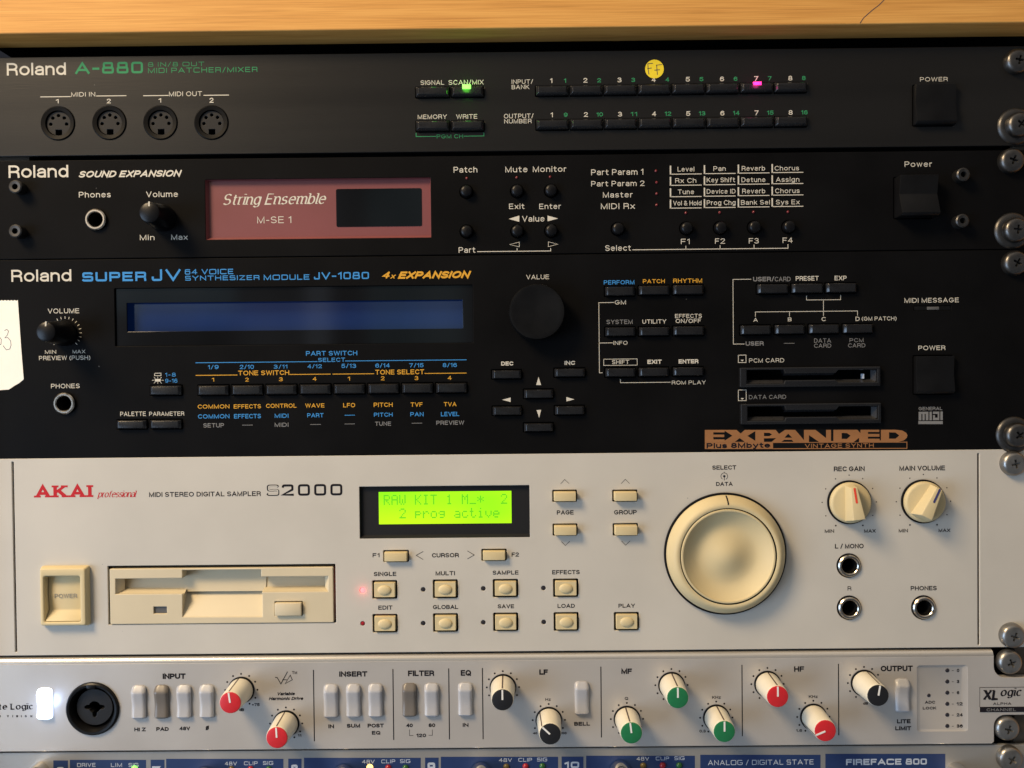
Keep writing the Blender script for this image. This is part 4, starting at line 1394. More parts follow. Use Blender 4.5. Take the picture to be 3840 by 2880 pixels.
FONT = {'R': '11110100011000111110101001001010001', 'A': '01110100011000111111100011000110001', 'W': '10001100011000110101101011010101010', 'K': '10001100101010011000101001001010001',
        'I': '01110001000010000100001000010001110', 'T': '11111001000010000100001000010000100', '1': '00100011000010000100001000010001110', 'M': '10001110111010110101100011000110001',
        '_': '00000000000000000000000000000011111', '*': '00000001001010101110101010010000000', '2': '01110100010000100010001000100011111', 'p': '00000000001111010001111101000010000',
        'r': '00000000001011011001100001000010000', 'o': '00000000000111010001100011000101110', 'g': '00000000000111110001011110000101110', 'a': '00000000000111000001011111000101111',
        'c': '00000000000111010000100001000101110', 't': '01000010001110001000010000100100110', 'i': '00100000000110000100001000010001110', 'v': '00000000001000110001100010101000100',
        'e': '00000000000111010001111111000001110'}
px0, pz0 = pt(330, 188, -1.6)
ux = mm(98.4, -1.6)
dx, dz = mm(16.4, -1.6), mm(18.2, -1.6)
zrow = mm(172, -1.6)
for r, line in enumerate(('RAW KIT 1 M_*  2', '  2 prog active')):
    mb = MB()
    for i, ch in enumerate(line):
        if ch == ' ':
            continue
        bits = FONT[ch]
        for k, b in enumerate(bits):
            if b == '1':
                a = px0 + i * ux + (k % 5) * dx
                c = pz0 - r * zrow - (k // 5) * dz
                mb.add([(a, 0, c), (a + dx * .9, 0, c), (a + dx * .9, 0, c - dz * .9), (a, 0, c - dz * .9)], [(0, 1, 2, 3)])
    link('screen_text', mb.mesh('screen_text', smooth=False, fix=False), 'lcd_dot', scr, (0, 1.58 - u.front - .13, 0))
use('K2')
for t, a, b, c, d in (('F1', 1100, 1157, 828, 862), ('CURSOR', 1592, 1815, 827, 863), ('SINGLE', 1110, 1297, 983, 1018), ('MULTI', 1622, 1783, 977, 1012),
                      ('EDIT', 1147, 1265, 1262, 1297), ('GLOBAL', 1600, 1810, 1257, 1292)):
    T(t, a, b, c, d, 'ink_dark', .20)
L(((1518, 815), (1462, 846), (1518, 880)), .26, 'ink_dark', 'printed_arrow', straight=False)
L(((1888, 810), (1943, 843), (1888, 875)), .26, 'ink_dark', 'printed_arrow', straight=False)
CK = dict(sx=.2, sz=.2, material='cream_plastic', gap=.62, bev=.25, hole_r=.5)
BK = dict(sx=.22, sz=.22, material='cream_plastic', gap=.85, bump=(3.1, 2.25, .95), hole_r=.6)
key(u, 1188, 803, 1402, 902, 2.4, **CK)
for r in ((1097, 1053, 1305, 1207), (1600, 1047, 1808, 1203), (1100, 1333, 1308, 1487), (1602, 1327, 1810, 1482)):
    key(u, *r, 1.2, **BK)


def panel_led(u, x, y, material, r=19):
    cx, cz = pt(x, y)
    R = mm(r)
    u.hole(circ(cx, cz, R, 20))
    mb = MB()
    mb.lathe([(0, -.25), (R * .6, -.15), (R - .12, .3), (R - .12, 9.5)], seg=20)
    return link('indicator_light', mb.mesh('indicator_light'), material, u.root, (cx, -u.front, cz))


o = panel_led(u, 1018, 1137, 'led_red', 24)
spill('indicator_glow', o, *[pt(1018, 1137)[0], -u.front - 1.9, pt(1018, 1137)[1]], .00030, (1.0, 0.08, 0.08), 1.2)
panel_led(u, 1018, 1412, 'led_dim_red')
panel_led(u, 1520, 1130, 'led_off_dark')
panel_led(u, 1520, 1410, 'led_off_dark')
use('K3')
for x, y in ((28, 1122), (527, 1118), (28, 1403), (530, 1400)):
    panel_led(u, x, y, 'led_off_dark')
for t, a, b, c, d in (('F2', 262, 323, 822, 857), ('SAMPLE', 105, 320, 972, 1006), ('EFFECTS', 598, 827, 968, 1003), ('SAVE', 147, 283, 1252, 1285), ('LOAD', 643, 787, 1248, 1282),
                      ('PLAY', 1148, 1285, 1247, 1280), ('PAGE', 637, 777, 472, 508), ('GROUP', 1112, 1300, 470, 507), ('SELECT', 1927, 2125, 100, 135), ('DATA', 1958, 2095, 237, 270)):
    T(t, a, b, c, d, 'ink_dark', .20)
key(u, 12, 793, 222, 892, 2.4, **CK)
for r in ((600, 303, 806, 403), (603, 583, 810, 683), (1098, 302, 1307, 401), (1102, 580, 1312, 683)):
    key(u, *r, 3.4, **CK)
for r in ((107, 1043, 317, 1195), (607, 1040, 817, 1193), (110, 1322, 318, 1476), (612, 1318, 820, 1474), (1112, 1317, 1320, 1470)):
    key(u, *r, 1.2, **BK)
for p in (((670, 252), (702, 217), (738, 250)), ((1172, 250), (1205, 215), (1240, 250)), ((677, 732), (708, 765), (743, 730)), ((1175, 728), (1208, 762), (1243, 727))):
    L(p, .2, 'ink_dark', 'printed_arrow', straight=False)
cx, cz = pt(2026, 190)
mb = MB()
stroke_strip(mb, [(1.5 * math.cos(math.radians(a)), 1.5 * math.sin(math.radians(a))) for a in range(-55, 240, 12)], .11, 0)
mb.add([(.55 * math.cos(t * math.pi / 6), 0, .55 * math.sin(t * math.pi / 6)) for t in range(12)], [tuple(range(12))])
stroke_strip(mb, [(0, -.5), (0, -1.7)], .12, -.004)
stroke_strip(mb, [(0, 1.5), (0, 1.9)], .12, -.004)
link('printed_dial', mb.mesh('printed_dial', smooth=False, fix=False), 'ink_dark', u.plate, (cx, -u.front - INK, cz))
# big data dial
use('N')
cx, cz = pt(2718, 2075)
mb = MB()
mb.lathe([(27.4, -1.3), (27.4, .5)], seg=96, cap1=False)
dial = link('data_dial', mb.mesh('data_dial', bevel=.3), 'black_rubber', u.root, (cx, -u.front, cz))
mb = MB()
mb.lathe([(21.4, -6.9), (22.2, -7.2), (23.2, -7.0), (24.2, -6.2), (25.6, -4.2), (26.3, -2.6), (26.5, -1.2)], seg=128, cap0=False, cap1=False)
rim = link('dial_rim', mb.mesh('dial_rim', angle=50), 'cream_plastic', dial, (cx, -u.front, cz))
mb = MB()
hgt = lambda t: 2.9 + 2.8 * (math.cos(math.pi * min(t / .62, 1)) + 1) / 2 if t < .62 else 2.9 + 4.1 * ((t - .62) / .38) ** 1.7
prof = [(0, -hgt(0))] + [(20.2 * t, -hgt(t)) for t in [.05 * i for i in range(1, 20)] + [.975]] + [(20.0, -7.0), (20.6, -7.05), (20.9, -6.7), (20.9, -5)]
mb.lathe(prof, seg=128, cap1=False)
link('finger_dish', mb.mesh('finger_dish', angle=50), 'cream_plastic', dial, (cx, -u.front, cz))
mb = MB()
mb.lathe([(20.8, -5.4), (21.5, -5.4)], seg=64, cap0=False, cap1=False)
link('dial_gap', mb.mesh('dial_gap', fix=False), 'void', dial, (cx, -u.front, cz))
mb = MB()
pr = [(22.9, -7.16), (23.3, -7.08), (24.3, -6.3), (25.7, -4.3), (26.4, -2.65)]
mb.add([(s * .3, y, z) for z, y in pr for s in (-1, 1)], [(2 * i, 2 * i + 1, 2 * i + 3, 2 * i + 2) for i in range(4)])
link('dial_mark', mb.mesh('dial_mark', smooth=False, fix=False), 'ink_dark', rim, (cx, -u.front - .05, cz))
# gain and volume
use('K4')
groove(u, 1881, 0, 1395)
T('REC GAIN', 828, 1052, 95, 130, 'ink_dark', .20)
T('MAIN VOLUME', 1305, 1637, 90, 125, 'ink_dark', .20)
for t, a, b, c, d in (('MIN', 762, 830, 553, 578), ('MAX', 1048, 1132, 552, 577), ('MIN', 1300, 1367, 550, 575), ('MAX', 1590, 1675, 548, 572)):
    T(t, a, b, c, d, 'ink_dark', .20)
T('L / MONO', 836, 1045, 658, 692, 'ink_dark', .20)
T('R', 928, 955, 967, 998, 'ink_dark', .15)
T('PHONES', 1387, 1577, 965, 997, 'ink_dark', .20)


def bar_knob(u, x, y, angle, mark, name):
    cx, cz = pt(x, y)
    R = mm(160)
    mb = MB()
    mb.lathe([(R, -1.0), (R, .3)], seg=56, cap1=False)
    o = link(name, mb.mesh(name, bevel=.25), 'black_rubber', u.root, (cx, -u.front, cz))
    rot = Matrix.Rotation(math.radians(angle), 4, 'Y')
    mb = MB()
    r1 = R - .75
    mb.lathe([(0, -3.6), (r1 - .9, -3.4), (r1 - .2, -3.0), (r1, -2.2), (r1, -.9)], seg=56, cap1=False)
    b0, b1 = [], []
    mb.add([(-2.0, -3.2, 8.2), (2.0, -3.2, 8.2), (3.9, -3.2, -7.6), (-3.9, -3.2, -7.6), (-1.5, -8.6, 7.6), (1.5, -8.6, 7.6), (2.7, -10.4, -6.4), (-2.7, -10.4, -6.4)],
           [(4, 5, 6, 7), (0, 1, 5, 4), (1, 2, 6, 5), (2, 3, 7, 6), (3, 0, 4, 7)])
    me = mb.mesh('knob_grip', bevel=.35, segs=3)
    me.transform(rot)
    g = link('knob_grip', me, 'cream_plastic', o, (cx, -u.front, cz))
    mb = MB()
    mb.add([(-.45, -8.72, 7.45), (.45, -8.72, 7.45), (.45, -9.5, .8), (-.45, -9.5, .8)], [(0, 1, 2, 3)])
    me = mb.mesh('pointer_mark', smooth=False, fix=False)
    me.transform(Matrix.Translation((0, -.0001, .0001)))
    me.transform(rot)
    link('pointer_mark', me, mark, g, (cx, -u.front, cz))
    return o


bar_knob(u, 938, 355, -7, 'ink_orange_red', 'gain_knob')
bar_knob(u, 1475, 349, 28, 'ink_navy', 'volume_knob')
for x, y in ((940, 355), (1480, 350)):
    DOTS(*pt(x, y), mm(197), .28, [-150 + 30 * i for i in range(11)], big=(0, 10))
for x, y in ((938, 817), (940, 1124), (1481, 1122)):
    jack(u, x, y, 82, 56, 'audio_socket' if x < 1000 else 'phones_socket', 'nickel', 'black_plastic', 1.2)
u.finish(1.3)

# ================================================================== unit 5: the channel strip
u = Unit('channel_strip', 'silver channel strip with red, green and black capped knobs and a glowing white button', 'channel strip', 2454, 2804, 'X1', front=1.2, material='silver_panel', bevel=.3)
u.z1 -= 2.5


def T5(*a, **k):
    k['w'] = k.get('w', .16) * 1.42
    return T(*a, ink='ink_dark', **k)


T5('INPUT', 1873, 2140, 385, 448, w=.19)
T5('HI Z', 1547, 1680, 1008, 1052, w=.18)
T5('PAD', 1800, 1945, 1003, 1048, w=.18)
T5('48V', 2068, 2190, 997, 1040, w=.18)
T5('te Logic', -22, 385, 727, 805, w=.15, style='serif', name='brand_lettering')
for t, x in (('V', 92), ('I', 147), ('S', 198), ('I', 246), ('O', 297), ('N', 362)):
    T5(t, x - (4 if t == 'I' else 11), x + (4 if t == 'I' else 11), 865, 890, w=.2)
T5('R', -14, 8, 865, 890, w=.2)


def lozenge(u, x, y, material, h=2.3, lit=False, name='push_button', wpx=162, hpx=388):
    """a tall moulded button: a rounded shoulder on top, a hollowed front"""
    cx, cz, w, hh = rect(x - wpx / 2, y - hpx / 2, x + wpx / 2, y + hpx / 2)
    u.hole(rrect(cx, cz, w - .2, hh - .2, 2.2, 6))
    if ('lz', lit) not in KEYC:
        W, Z = w / 2, hh / 2
        mb = MB()
        nz, nx = 26, 10
        rows = []
        for j in range(nz + 1):
            t = -1 + 2 * j / nz                                          # -1 bottom .. 1 top
            e = max(0.0, (abs(t) - .84) / .16)
            half = W * (1 - .34 * e ** 2.4)
            if t > .62:
                d = h - 1.7 * ((t - .62) / .38) ** 1.1
            else:
                s = (t + 1) / 1.62
                d = h - .75 * math.sin(math.pi * min(1, s)) ** 1.2 - (1.6 * ((-t - .86) / .14) ** 1.5 if t < -.86 else 0)
            rows.append((Z * t, half, d))
        vs, fs = [], []
        for z, half, d in rows:
            line = [(-half, .3)]
            for i in range(nx + 1):
                s = -1 + 2 * i / nx
                line.append((half * s, -d + .9 * abs(s) ** 7))
            line.append((half, .3))
            vs += [(x_, y_, z) for x_, y_ in line]
        m = nx + 3
        for j in range(nz):
            for i in range(m - 1):
                fs.append((j * m + i, j * m + i + 1, (j + 1) * m + i + 1, (j + 1) * m + i))
        fs += [tuple(range(m)), tuple(range(nz * m + m - 1, nz * m - 1, -1))]
        mb.add(vs, fs)
        KEYC[('lz', lit)] = mb.mesh(name, angle=38)
    me = KEYC[('lz', lit)]
    me = me if not len(me.materials) or me.materials[0] is MATS[material] else me.copy()
    if len(me.materials):
        me.materials[0] = MATS[material]
    return link(name, me, material, u.root, (cx, -u.front, cz))


use('N')
b = lozenge(u, 170, 2638, 'led_white', lit=True, name='power_button', wpx=56, hpx=118)
b['label'] = 'glowing white button'
spill('button_glow', b, pt(176, 2642)[0], -u.front - 5.5, pt(176, 2642)[1], .0042, (0.45, 0.62, 1.0), 3.0)
for x, y, k in ((523, 2632, 'milky_key'), (608, 2631, 'smoky_key'), (692, 2630, 'milky_key'), (777, 2629, 'milky_key'), (1242, 2628, 'milky_key'), (1326, 2627, 'milky_key'), (1409, 2626, 'milky_key'),
                (1536, 2624, 'smoky_key'), (1619, 2624, 'milky_key'), (1745, 2622, 'milky_key'), (2181, 2617, 'milky_key'), (3382, 2607, 'milky_key')):
    o = lozenge(u, x, y, k, wpx=53, hpx=126)
    if k == 'smoky_key':
        o['label'] = 'darker pressed button'
use('X1')
cx, cz = pt(1070, 790)
R = mm(305)
u.hole(circ(cx, cz, R, 56))
mb = MB()
mb.lathe([(R - .05, 2), (R - .05, -.9), (R - .6, -1.3), (R - 1.5, -1.2), (R - 2.3, .2), (R - 2.6, 4), (R - 2.6, 9), (0, 9.2)], cap0=False, cap1=False, seg=64)
xl = link('combo_socket', mb.mesh('combo_socket', angle=40), 'black_plastic', u.root, (cx, -u.front, cz))
ri = mm(212)
lobes = []
for i in range(72):
    a = 2 * math.pi * i / 72
    r = 2.6
    for c in (180, 0, 270):
        dd = (math.degrees(a) - c + 180) % 360 - 180
        if abs(dd) < 30:
            r = max(r, 4.6 * math.cos(math.radians(dd * 2.6)))
    lobes.append((r * math.cos(a), r * math.sin(a)))
me = plate_mesh('socket_insert', circ(0, 0, ri, 48), [lobes], 1.6, 4, .2)
link('socket_insert', me, 'socket_grey', xl, (cx, -u.front, cz))
mb = MB()
mb.prism([(-2.2, R - .7), (2.2, R - .7), (1.8, R - 2.6), (-1.8, R - 2.6)], -1.6, 1)
link('release_latch', mb.mesh('release_latch', bevel=.3), 'black_plastic', xl, (cx, -u.front, cz))
use('X2')
T5('Ø', 403, 442, 988, 1037, w=.17)
T5('+75', 935, 1025, 727, 762, w=.17)
T5('dB', 790, 845, 785, 820, w=.17)
T5('11', 1465, 1505, 1085, 1115, w=.17)
T5('TM', 1398, 1457, 358, 390, w=.13)
T5('Variable', 1232, 1432, 600, 637, w=.17, it=.22)
T5('Harmonic Drive', 1130, 1530, 655, 692, w=.17, it=.22)
L(((1208, 430), (1228, 433), (1270, 506), (1345, 368)), .35, 'ink_dark', 'printed_logo', straight=False)
L(((1290, 458), (1335, 458)), .3, 'ink_dark', 'printed_logo', straight=False)
L(((1320, 502), (1378, 405), (1402, 458), (1320, 502)), .3, 'ink_dark', 'printed_logo', straight=False)
T5('IN', 1817, 1882, 972, 1017, w=.18)
use('X3')
T5('INSERT', -26, 300, 360, 422, w=.18)
T5('FILTER', 767, 1070, 350, 415, w=.17)
T5('EQ', 1375, 1495, 345, 412, w=.17)
for t, a, b, c, d in (('SUM', 63, 217, 965, 1010), ('POST', 302, 490, 963, 1008), ('EQ', 352, 450, 1047, 1090), ('40', 748, 823, 962, 1005), ('80', 1005, 1082, 960, 1003), ('120', 865, 977, 1078, 1120), ('IN', 1398, 1465, 957, 1000)):
    T5(t, a, b, c, d, w=.18)
L(((785, 1033), (785, 1100), (828, 1100)), .2, 'ink_dark')
L(((1048, 1033), (1048, 1097), (1008, 1097)), .2, 'ink_dark')
use('X4')
T5('LF', 375, 475, 338, 400, w=.19)
T5('Hz', 445, 508, 668, 700, w=.14)
T5('BELL', 777, 960, 942, 987, w=.18)
T5('40', 303, 352, 1060, 1086, w=.18)
T5('600', 610, 690, 1058, 1086, w=.18)
T5('MF', 1320, 1443, 328, 390, w=.18)
T5('Q', 1360, 1400, 655, 690, w=.15)
use('X5')
T5('KHz', 523, 623, 643, 677, w=.14)
T5('0.3', 377, 450, 1033, 1065, w=.16)
T5('HF', 1467, 1583, 303, 365, w=.17)
T5('KHz', 1637, 1740, 635, 668, w=.14)
T5('1.5', 1490, 1560, 1028, 1058, w=.16)
use('X6')
T5('OUTPUT', 560, 930, 295, 360, w=.17)
T5('dB', 357, 415, 715, 745, w=.17)
T5('LITE', 748, 905, 912, 960, w=.18)
T5('LIMIT', 728, 912, 993, 1040, w=.18)
for reg, xa, y0, y1 in (('X2', 1645, 350, 1160), ('X3', 594, 340, 1145), ('X3', 1237, 333, 1140), ('X3', 1625, 328, 1137), ('X4', 1085, 312, 1117), ('X5', 867, 292, 1102), ('X5', 1979, 280, 1092)):
    use(reg)
    L(((xa, y0), (xa, y1)), .45, 'ink_dark', 'printed_line')
KN = {}


def strip_knob(u, x, y, cap, angle):
    use('N')
    cx, cz = pt(x, y)
    if 'c' not in KN:
        mb = MB()
        mb.lathe([(6.0, -.5), (6.0, .1)], seg=48, cap1=False)
        KN['c'] = mb.mesh('control_knob', bevel=.2)
        mb = MB()
        prof = []
        mb.lathe([(4.55, -15.2), (4.75, -15.0), (4.85, -14.4), (5.15, -8), (5.5, -1.2), (5.35, -.6)], seg=48, cap1=False)
        KN['b'] = mb.mesh('knob_body', angle=40)
        mb = MB()
        mb.box(-.32, .32, -15.0, -14.9, 4.60, 4.80)
        vs = [(s * .30, y_, r_) for y_, r_ in ((-14.9, 4.86), (-8, 5.20), (-1.2, 5.55)) for s in (-1, 1)]
        mb = MB()
        mb.add(vs, [(0, 1, 3, 2), (2, 3, 5, 4)])
        KN['g'] = mb.mesh('knob_groove', smooth=False, fix=False)
        mb = MB()
        mb.box(-.36, .36, -15.78, -15.6, .15, 4.45)
        KN['p'] = mb.mesh('pointer_mark', smooth=False)
    if cap not in KN:
        mb = MB()
        mb.lathe([(0, -15.65), (3.9, -15.65), (4.45, -15.5, 1), (4.62, -15.1, 1), (4.62, -14.6, 1)], seg=88, cap1=False, knurl=.05)
        KN[cap] = mb.mesh('knob_cap', angle=35)
    o = link('control_knob', KN['c'], 'black_rubber', u.root, (cx, -u.front, cz))
    r = (0, math.radians(angle), 0)
    b = link('knob_body', KN['b'], 'white_knob', o, (cx, -u.front, cz))
    g = link('knob_groove', KN['g'], 'groove', b, (cx, -u.front, cz))
    c = link('knob_cap', KN[cap], 'cap_' + cap, o, (cx, -u.front, cz))
    p = link('pointer_mark', KN['p'], 'ink_white', c, (cx, -u.front, cz))
    g.rotation_euler = r
    p.rotation_euler = r
    o['label'] = 'knob with a %s cap' % cap
    DOTS(cx, cz, 7.25, .43, [-150 + 30 * i for i in range(11)])


for a in ((905, 2587, 'red', -8), (1073, 2713, 'red', -3), (1886, 2577, 'black', 0), (2058, 2700, 'black', -47), (2351, 2696, 'green', -7), (2518, 2569, 'green', 0),
          (2686, 2691, 'green', 0), (2878, 2565, 'red', 0), (3050, 2688, 'red', -113), (3240, 2561, 'black', 10)):
    strip_knob(u, *a)
# meter pocket
use('X6')
cx, cz, w, h = rect(985, 292, 1560, 1052)
u.hole(rrect(cx, cz, w, h, 1.2, 6))
mb = MB()
a, b = rrect(0, 0, w + .6, h + .6, 1.4, 6), rrect(-.2, 0, w - 3.0, h - 1.2, 1.0, 6)
n = len(a)
mb.add([(x, .02, z) for x, z in a] + [(x, .8, z) for x, z in b], [tuple(range(n, 2 * n))] + [(i, (i + 1) % n, (i + 1) % n + n, i + n) for i in range(n)])
mt = link('meter_panel', mb.mesh('meter_panel', angle=50), 'silver_panel', u.root, (cx, -u.front, cz))
for y, t in ((350, '0'), (478, '3'), (606, '6'), (735, '12'), (862, '24'), (990, '36')):
    x_, z_ = pt(1328, y, -.8)
    led(mt, x_, 0.8 - u.front, z_, 1.9, 1.9, 'led_off_dark', depth=.3, rnd=True)
    T5(t, 1437 if len(t) == 1 else 1435, 1466 if len(t) == 1 else 1505, y - 19, y + 19, w=.17, h=-.8, parent=mt)
    T5('-', 1380, 1402, y - 19, y + 19, w=.10, h=-.8, parent=mt)
x_, z_ = pt(1115, 638, -.8)
led(mt, x_, 0.8 - u.front, z_, 1.7, 1.7, 'led_off_dark', depth=.3, rnd=True)
T5('ADC', 1070, 1187, 700, 733, w=.17, h=-.8, parent=mt)
T5('LOCK', 1045, 1200, 768, 800, w=.17, h=-.8, parent=mt)
# badge at the right end
cx, cz, w, h = rect(1700, 545, 2330, 832)
mb = MB()
mb.box(-w / 2, w / 2, 0, .1, -h / 2, h / 2)
bd = link('name_badge', mb.mesh('name_badge'), 'silver_panel', u.root, (cx, -u.front - .1, cz))
T5('XL', 1735, 1925, 565, 698, w=.17, style='serif', it=.12, parent=bd, h=.12, name='brand_lettering')
T5('ogic', 1940, 2190, 545, 652, w=.14, style='serif', it=.2, parent=bd, h=.12, name='brand_lettering')
T5('ALPHA', 1855, 2065, 718, 748, w=.14, parent=bd, h=.12)
POLY(((1702, 770), (2328, 766), (2328, 828), (1702, 832)), 'ink_dark', 'badge_band', h=.1, parent=bd)
T('CHANNEL', 1780, 2120, 786, 820, 'ink_grey', .17, h=.17, parent=bd)
L(((1702, 768), (1702, 547), (2326, 541)), .2, 'ink_dark', 'badge_band', h=.1)
use('N')
nx_, ny_ = pt(3728, 2541)
nz2 = pt(3728, 2682)[1]
r_ = 5.0
arc = lambda cx, cz, a0, a1: [(cx + r_ * math.cos(math.radians(a0 + (a1 - a0) * i / 6)), cz + r_ * math.sin(math.radians(a0 + (a1 - a0) * i / 6))) for i in range(7)]
u.outline = ([(u.x0, u.z0), (nx_ - 1, u.z0), (nx_, u.z0 + 1)] + [(nx_, nz2 - r_)] + arc(nx_ + r_, nz2 - r_, 180, 90)[1:] + [(u.x1, nz2), (u.x1, ny_)]
             + arc(nx_ + r_, ny_ + r_, 270, 180) + [(nx_, u.z1), (u.x0, u.z1)])
prof = [(-u.front + 2.5 - 2.5 * math.cos(t), 2.5 * math.sin(t)) for t in [math.pi / 2 * i / 10 for i in range(11)]] + [(-u.front + 4, 2.5), (-u.front + 4, 0)]
mb = MB()
n = len(prof)
mb.add([(x, y, z) for x in (u.x0, nx_ - .3) for y, z in prof], [tuple(range(n)), tuple(range(2 * n - 1, n - 1, -1))] + [(i, (i + 1) % n, (i + 1) % n + n, i + n) for i in range(n)])
link('rounded_edge', mb.mesh('rounded_edge', angle=30), 'silver_edge', u.plate, (0, 0, u.z1 + .01))
u.finish(4.0)

# ================================================================== unit 6: the audio interface
u = Unit('audio_interface', 'grey audio interface with blue label fields, lowest unit of the stack', 'audio interface', 2808, 3180, 'N', material='grey_panel', front=0.0)
SL = -29.0 / 3840


def blue(x0, x1, yl=2853.5):
    y = yl + SL * (x0 + x1) / 2
    return POLY(((x0, y - SL * (x0 - x1) / 2), (x1, y + SL * (x1 - x0) / 2), (x1, y + 260), (x0, y + 260)), 'blue_label', 'label_field', lift=-.03)


for a, b in ((200, 255), (262, 548), (565, 617), (623, 1063), (1081, 1131), (1140, 1578), (1594, 1645), (1653, 2093), (2106, 2188), (2198, 2606), (2626, 3077), (3095, 3545)):
    blue(a, b)
for t, x0, x1, y0, y1, w in (('DRIVE', 289, 359, 2861, 2876, .15), ('LIM', 416, 458, 2861, 2876, .15), ('SIG', 482, 520, 2861, 2876, .15),
                             ('48V', 843, 889, 2856, 2870, .15), ('CLIP', 915, 966, 2855, 2869, .15), ('SIG', 986, 1025, 2854, 2868, .15),
                             ('48V', 1358, 1405, 2849, 2863, .15), ('CLIP', 1430, 1482, 2848, 2862, .15), ('SIG', 1500, 1539, 2847, 2861, .15),
                             ('48V', 1871, 1920, 2843, 2857, .15), ('CLIP', 1944, 1995, 2842, 2856, .15), ('SIG', 2014, 2052, 2841, 2855, .15),
                             ('48V', 2387, 2434, 2838, 2852, .15), ('CLIP', 2459, 2509, 2837, 2851, .15), ('SIG', 2529, 2567, 2836, 2850, .15),
                             ('7', 570, 600, 2873, 2906, .26), ('8', 1091, 1118, 2867, 2900, .26), ('9', 1603, 1632, 2859, 2893, .26), ('10', 2117, 2172, 2856, 2880, .26), ('6', 212, 240, 2876, 2908, .26),
                             ('ANALOG / DIGITAL STATE', 2654, 3052, 2849, 2868, .13), ('FIREFACE 800', 3172, 3476, 2845, 2868, .24)):
    T(t, x0, x1, y0, y1, 'ink_pale', w, 'square', name='model_lettering' if 'FIRE' in t else 'lettering')
for x, y, k in ((505, 2882, 'led_green'), (868, 2884, 'led_off_amber'), (940, 2884, 'led_dim_red'), (1008, 2884, 'led_off_green'),
                (1387, 2877, 'led_amber'), (1456, 2879, 'led_dim_red'), (1521, 2879, 'led_off_green'), (1899, 2875, 'led_off_amber'), (1971, 2874, 'led_dim_red'), (2034, 2873, 'led_off_green'),
                (2412, 2871, 'led_off_amber'), (2485, 2870, 'led_dim_red'), (2547, 2870, 'led_off_green')):
    cx, cz = pt(x, y)
    led(u.root, cx, -u.front, cz, 2.9, 2.9, k, depth=1.2, rnd=True)
for x, y in ((768, 2915), (1290, 2905), (1805, 2897), (2326, 2890)):
    cx, cz = pt(x, y)
    mb = MB()
    mb.lathe([(0, -8.6), (3.9, -8.6), (4.5, -8.3), (4.8, -7.4), (5.0, -.6)], seg=40, cap1=False)
    o = link('gain_knob', mb.mesh('gain_knob', angle=35), 'chrome', u.root, (cx, -u.front, cz))
    mb = MB()
    mb.lathe([(0, -8.66), (3.6, -8.66)], seg=32, cap1=False)
    link('knob_face', mb.mesh('knob_face', fix=False), 'dark_steel', o, (cx, -u.front, cz))
for x, s in ((150, 1), (3585, -1)):
    cx, cz = pt(x, 2868)
    mb = MB()
    path = [(0, 2, 0), (0, -14, 0)] + [(0, -14 - 8 * math.sin(t), -8 + 8 * math.cos(t)) for t in [math.pi / 2 * i / 6 for i in range(1, 7)]] + [(0, -22, -14)]
    path += [(0, -22, -14 - 6 * i) for i in range(1, 3)]
    mb.tube([(a, b, c - 3) for a, b, c in path], 4.4, 20)
    link('rack_handle', mb.mesh('rack_handle', angle=60), 'chrome', u.root, (cx, -u.front, cz))
u.finish()

# ================================================================== rack screws: one built, the others copied
CUR[1] = None


def cross_cutter():
    mb = MB()
    mb.box(-.62, .62, -9, -1.9, -2.5, 2.5)
    mb.box(-2.5, 2.5, -9, -1.9, -.62, .62)
    return mb.mesh('cutter', smooth=False)


head = MB()
head.lathe([(0, -3.7), (2.6, -3.66), (3.9, -3.52), (4.6, -3.2), (5.2, -2.5), (5.55, -1.5), (5.6, 0)], seg=56)
hm = head.mesh('screw_head', angle=60)
ho = bpy.data.objects.new('tmp_head', hm)
COL.objects.link(ho)
hm.materials.append(MATS['steel'])
cut = []
for w_, l_ in ((.72, 2.9), (2.9, .72)):
    mb = MB()
    t = .45
    mb.add([(x, -6, z) for x, z in ((-w_, -l_), (w_, -l_), (w_, l_), (-w_, l_))] + [(x, -1.7, z) for x, z in ((-w_ * t, -l_ * t), (w_ * t, -l_ * t), (w_ * t, l_ * t), (-w_ * t, l_ * t))],
           [(0, 1, 2, 3), (7, 6, 5, 4), (0, 4, 5, 1), (1, 5, 6, 2), (2, 6, 7, 3), (3, 7, 4, 0)])
    co = bpy.data.objects.new('tmp_cut', mb.mesh('cut', smooth=False))
    co.data.materials.append(MATS['dark_steel'])
    COL.objects.link(co)
    md = ho.modifiers.new('b', 'BOOLEAN')
    md.object, md.operation, md.solver = co, 'DIFFERENCE', 'EXACT'
    cut.append(co)
hm2 = bpy.data.meshes.new_from_object(ho.evaluated_get(bpy.context.evaluated_depsgraph_get()))
hm2.name = 'screw_head'
for o in cut + [ho]:
    bpy.data.objects.remove(o)
mb = MB()
mb.lathe([(5.3, -1.5), (7.0, -1.3), (8.0, -.5), (8.2, 0), (8.2, .0)], seg=48, cap1=False)
washer = mb.mesh('cup_washer', angle=50)
washer.materials.append(MATS['dark_steel'])
shaded_head = hm2.copy()  # same head in the darkened steel, shade put into its colour
shaded_head.materials[0] = MATS['shaded_steel']
proto = empty('rack_screw', (0, 0, 0))
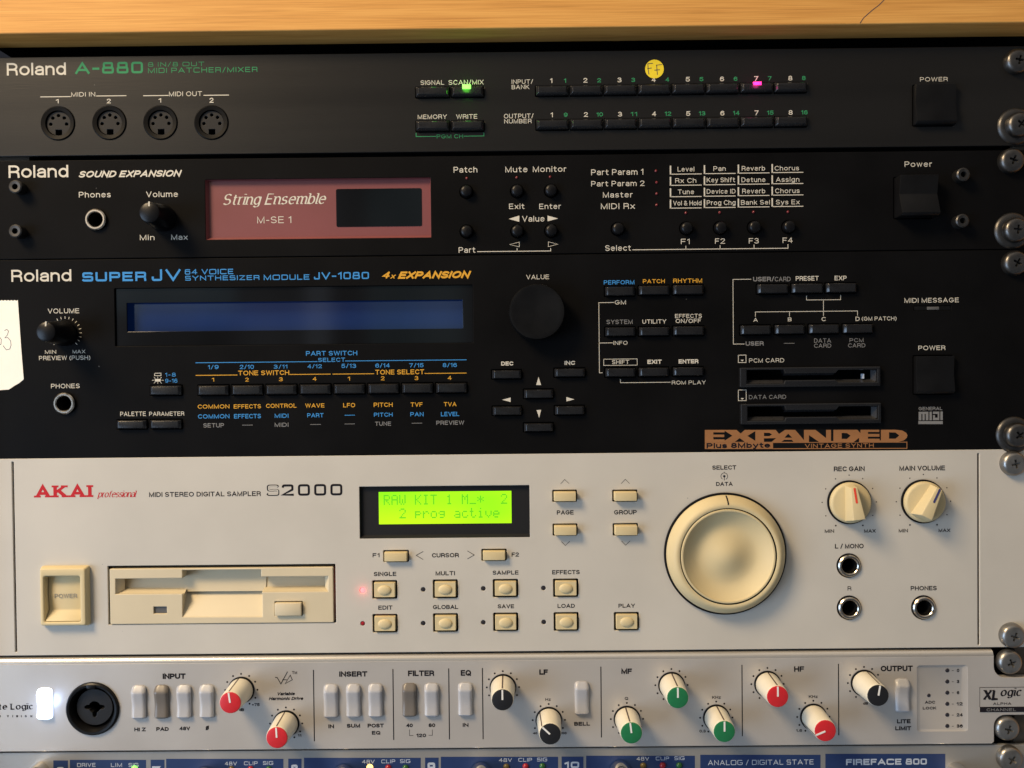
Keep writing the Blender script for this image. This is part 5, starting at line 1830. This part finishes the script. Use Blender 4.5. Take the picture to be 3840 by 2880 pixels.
link('screw_head', hm2, 'steel', proto, (0, 0, 0))
GRP = 'cross-head rack screws down the side of the stack'
SCREWS = [
    (3808, 234, 0, 0.0, 12, 'cross-head screw at the upper corner of the topmost black unit'),
    (3808, 474, 1, 0.0, 40, 'cross-head screw on a cup washer at the lower corner of the topmost black unit'),
    (3786, 606, 0, 0.0, 20, 'cross-head screw at the upper corner of the unit with the pink name plate'),
    (3796, 866, 1, 0.0, 5, 'cross-head screw on a cup washer at the lower corner of the pink-plated unit'),
    (3800, 988, 0, 0.4, 28, 'cross-head screw at the upper corner of the synthesizer module'),
    (3802, 1630, 1, 0.4, 52, 'cross-head screw on a cup washer at the lower corner of the synthesizer module'),
    (3794, 1737, 0, 0.3, 78, 'cross-head screw at the upper corner of the beige sampler'),
    (3790, 2380, 0, 0.3, 20, 'cross-head screw at the lower corner of the beige sampler'),
    (3778, 2478, 0, -1.0, 65, 'cross-head screw in the upper notch of the silver channel strip'),
    (3768, 2725, 0, -1.0, 15, 'cross-head screw in the lower notch of the silver channel strip'),
    (3780, 2838, 0, 0.0, 33, 'cross-head screw at the upper corner of the grey audio interface at the bottom'),
]
use('N')
for i, (x, y, wsh, fr, rot, lab) in enumerate(SCREWS):
    d_edge.front = fr
    CUR[1] = d_edge
    cx, cz = pt(x, y)
    if i == 0:
        r = proto
    else:
        r = proto.copy()
        COL.objects.link(r)
        for ch in [c for c in proto.children if c.name.startswith('screw_head')]:
            c = ch.copy()
            COL.objects.link(c)
            c.parent = r
    tag(r, lab, 'screw', GRP)
    k = 1.2 if wsh else 0
    r.location = (cx * S, -(fr + .02) * S, cz * S)
    hd = [c for c in r.children if c.name.startswith('screw_head')][0]
    hd.location = (0, -k * S, 0)
    hd.rotation_euler = (0, math.radians(rot), 0)
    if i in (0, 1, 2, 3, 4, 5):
        hd.data = shaded_head
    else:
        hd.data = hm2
    if wsh:
        w = bpy.data.objects.new('cup_washer', washer)
        COL.objects.link(w)
        w.parent = r
CUR[1] = None
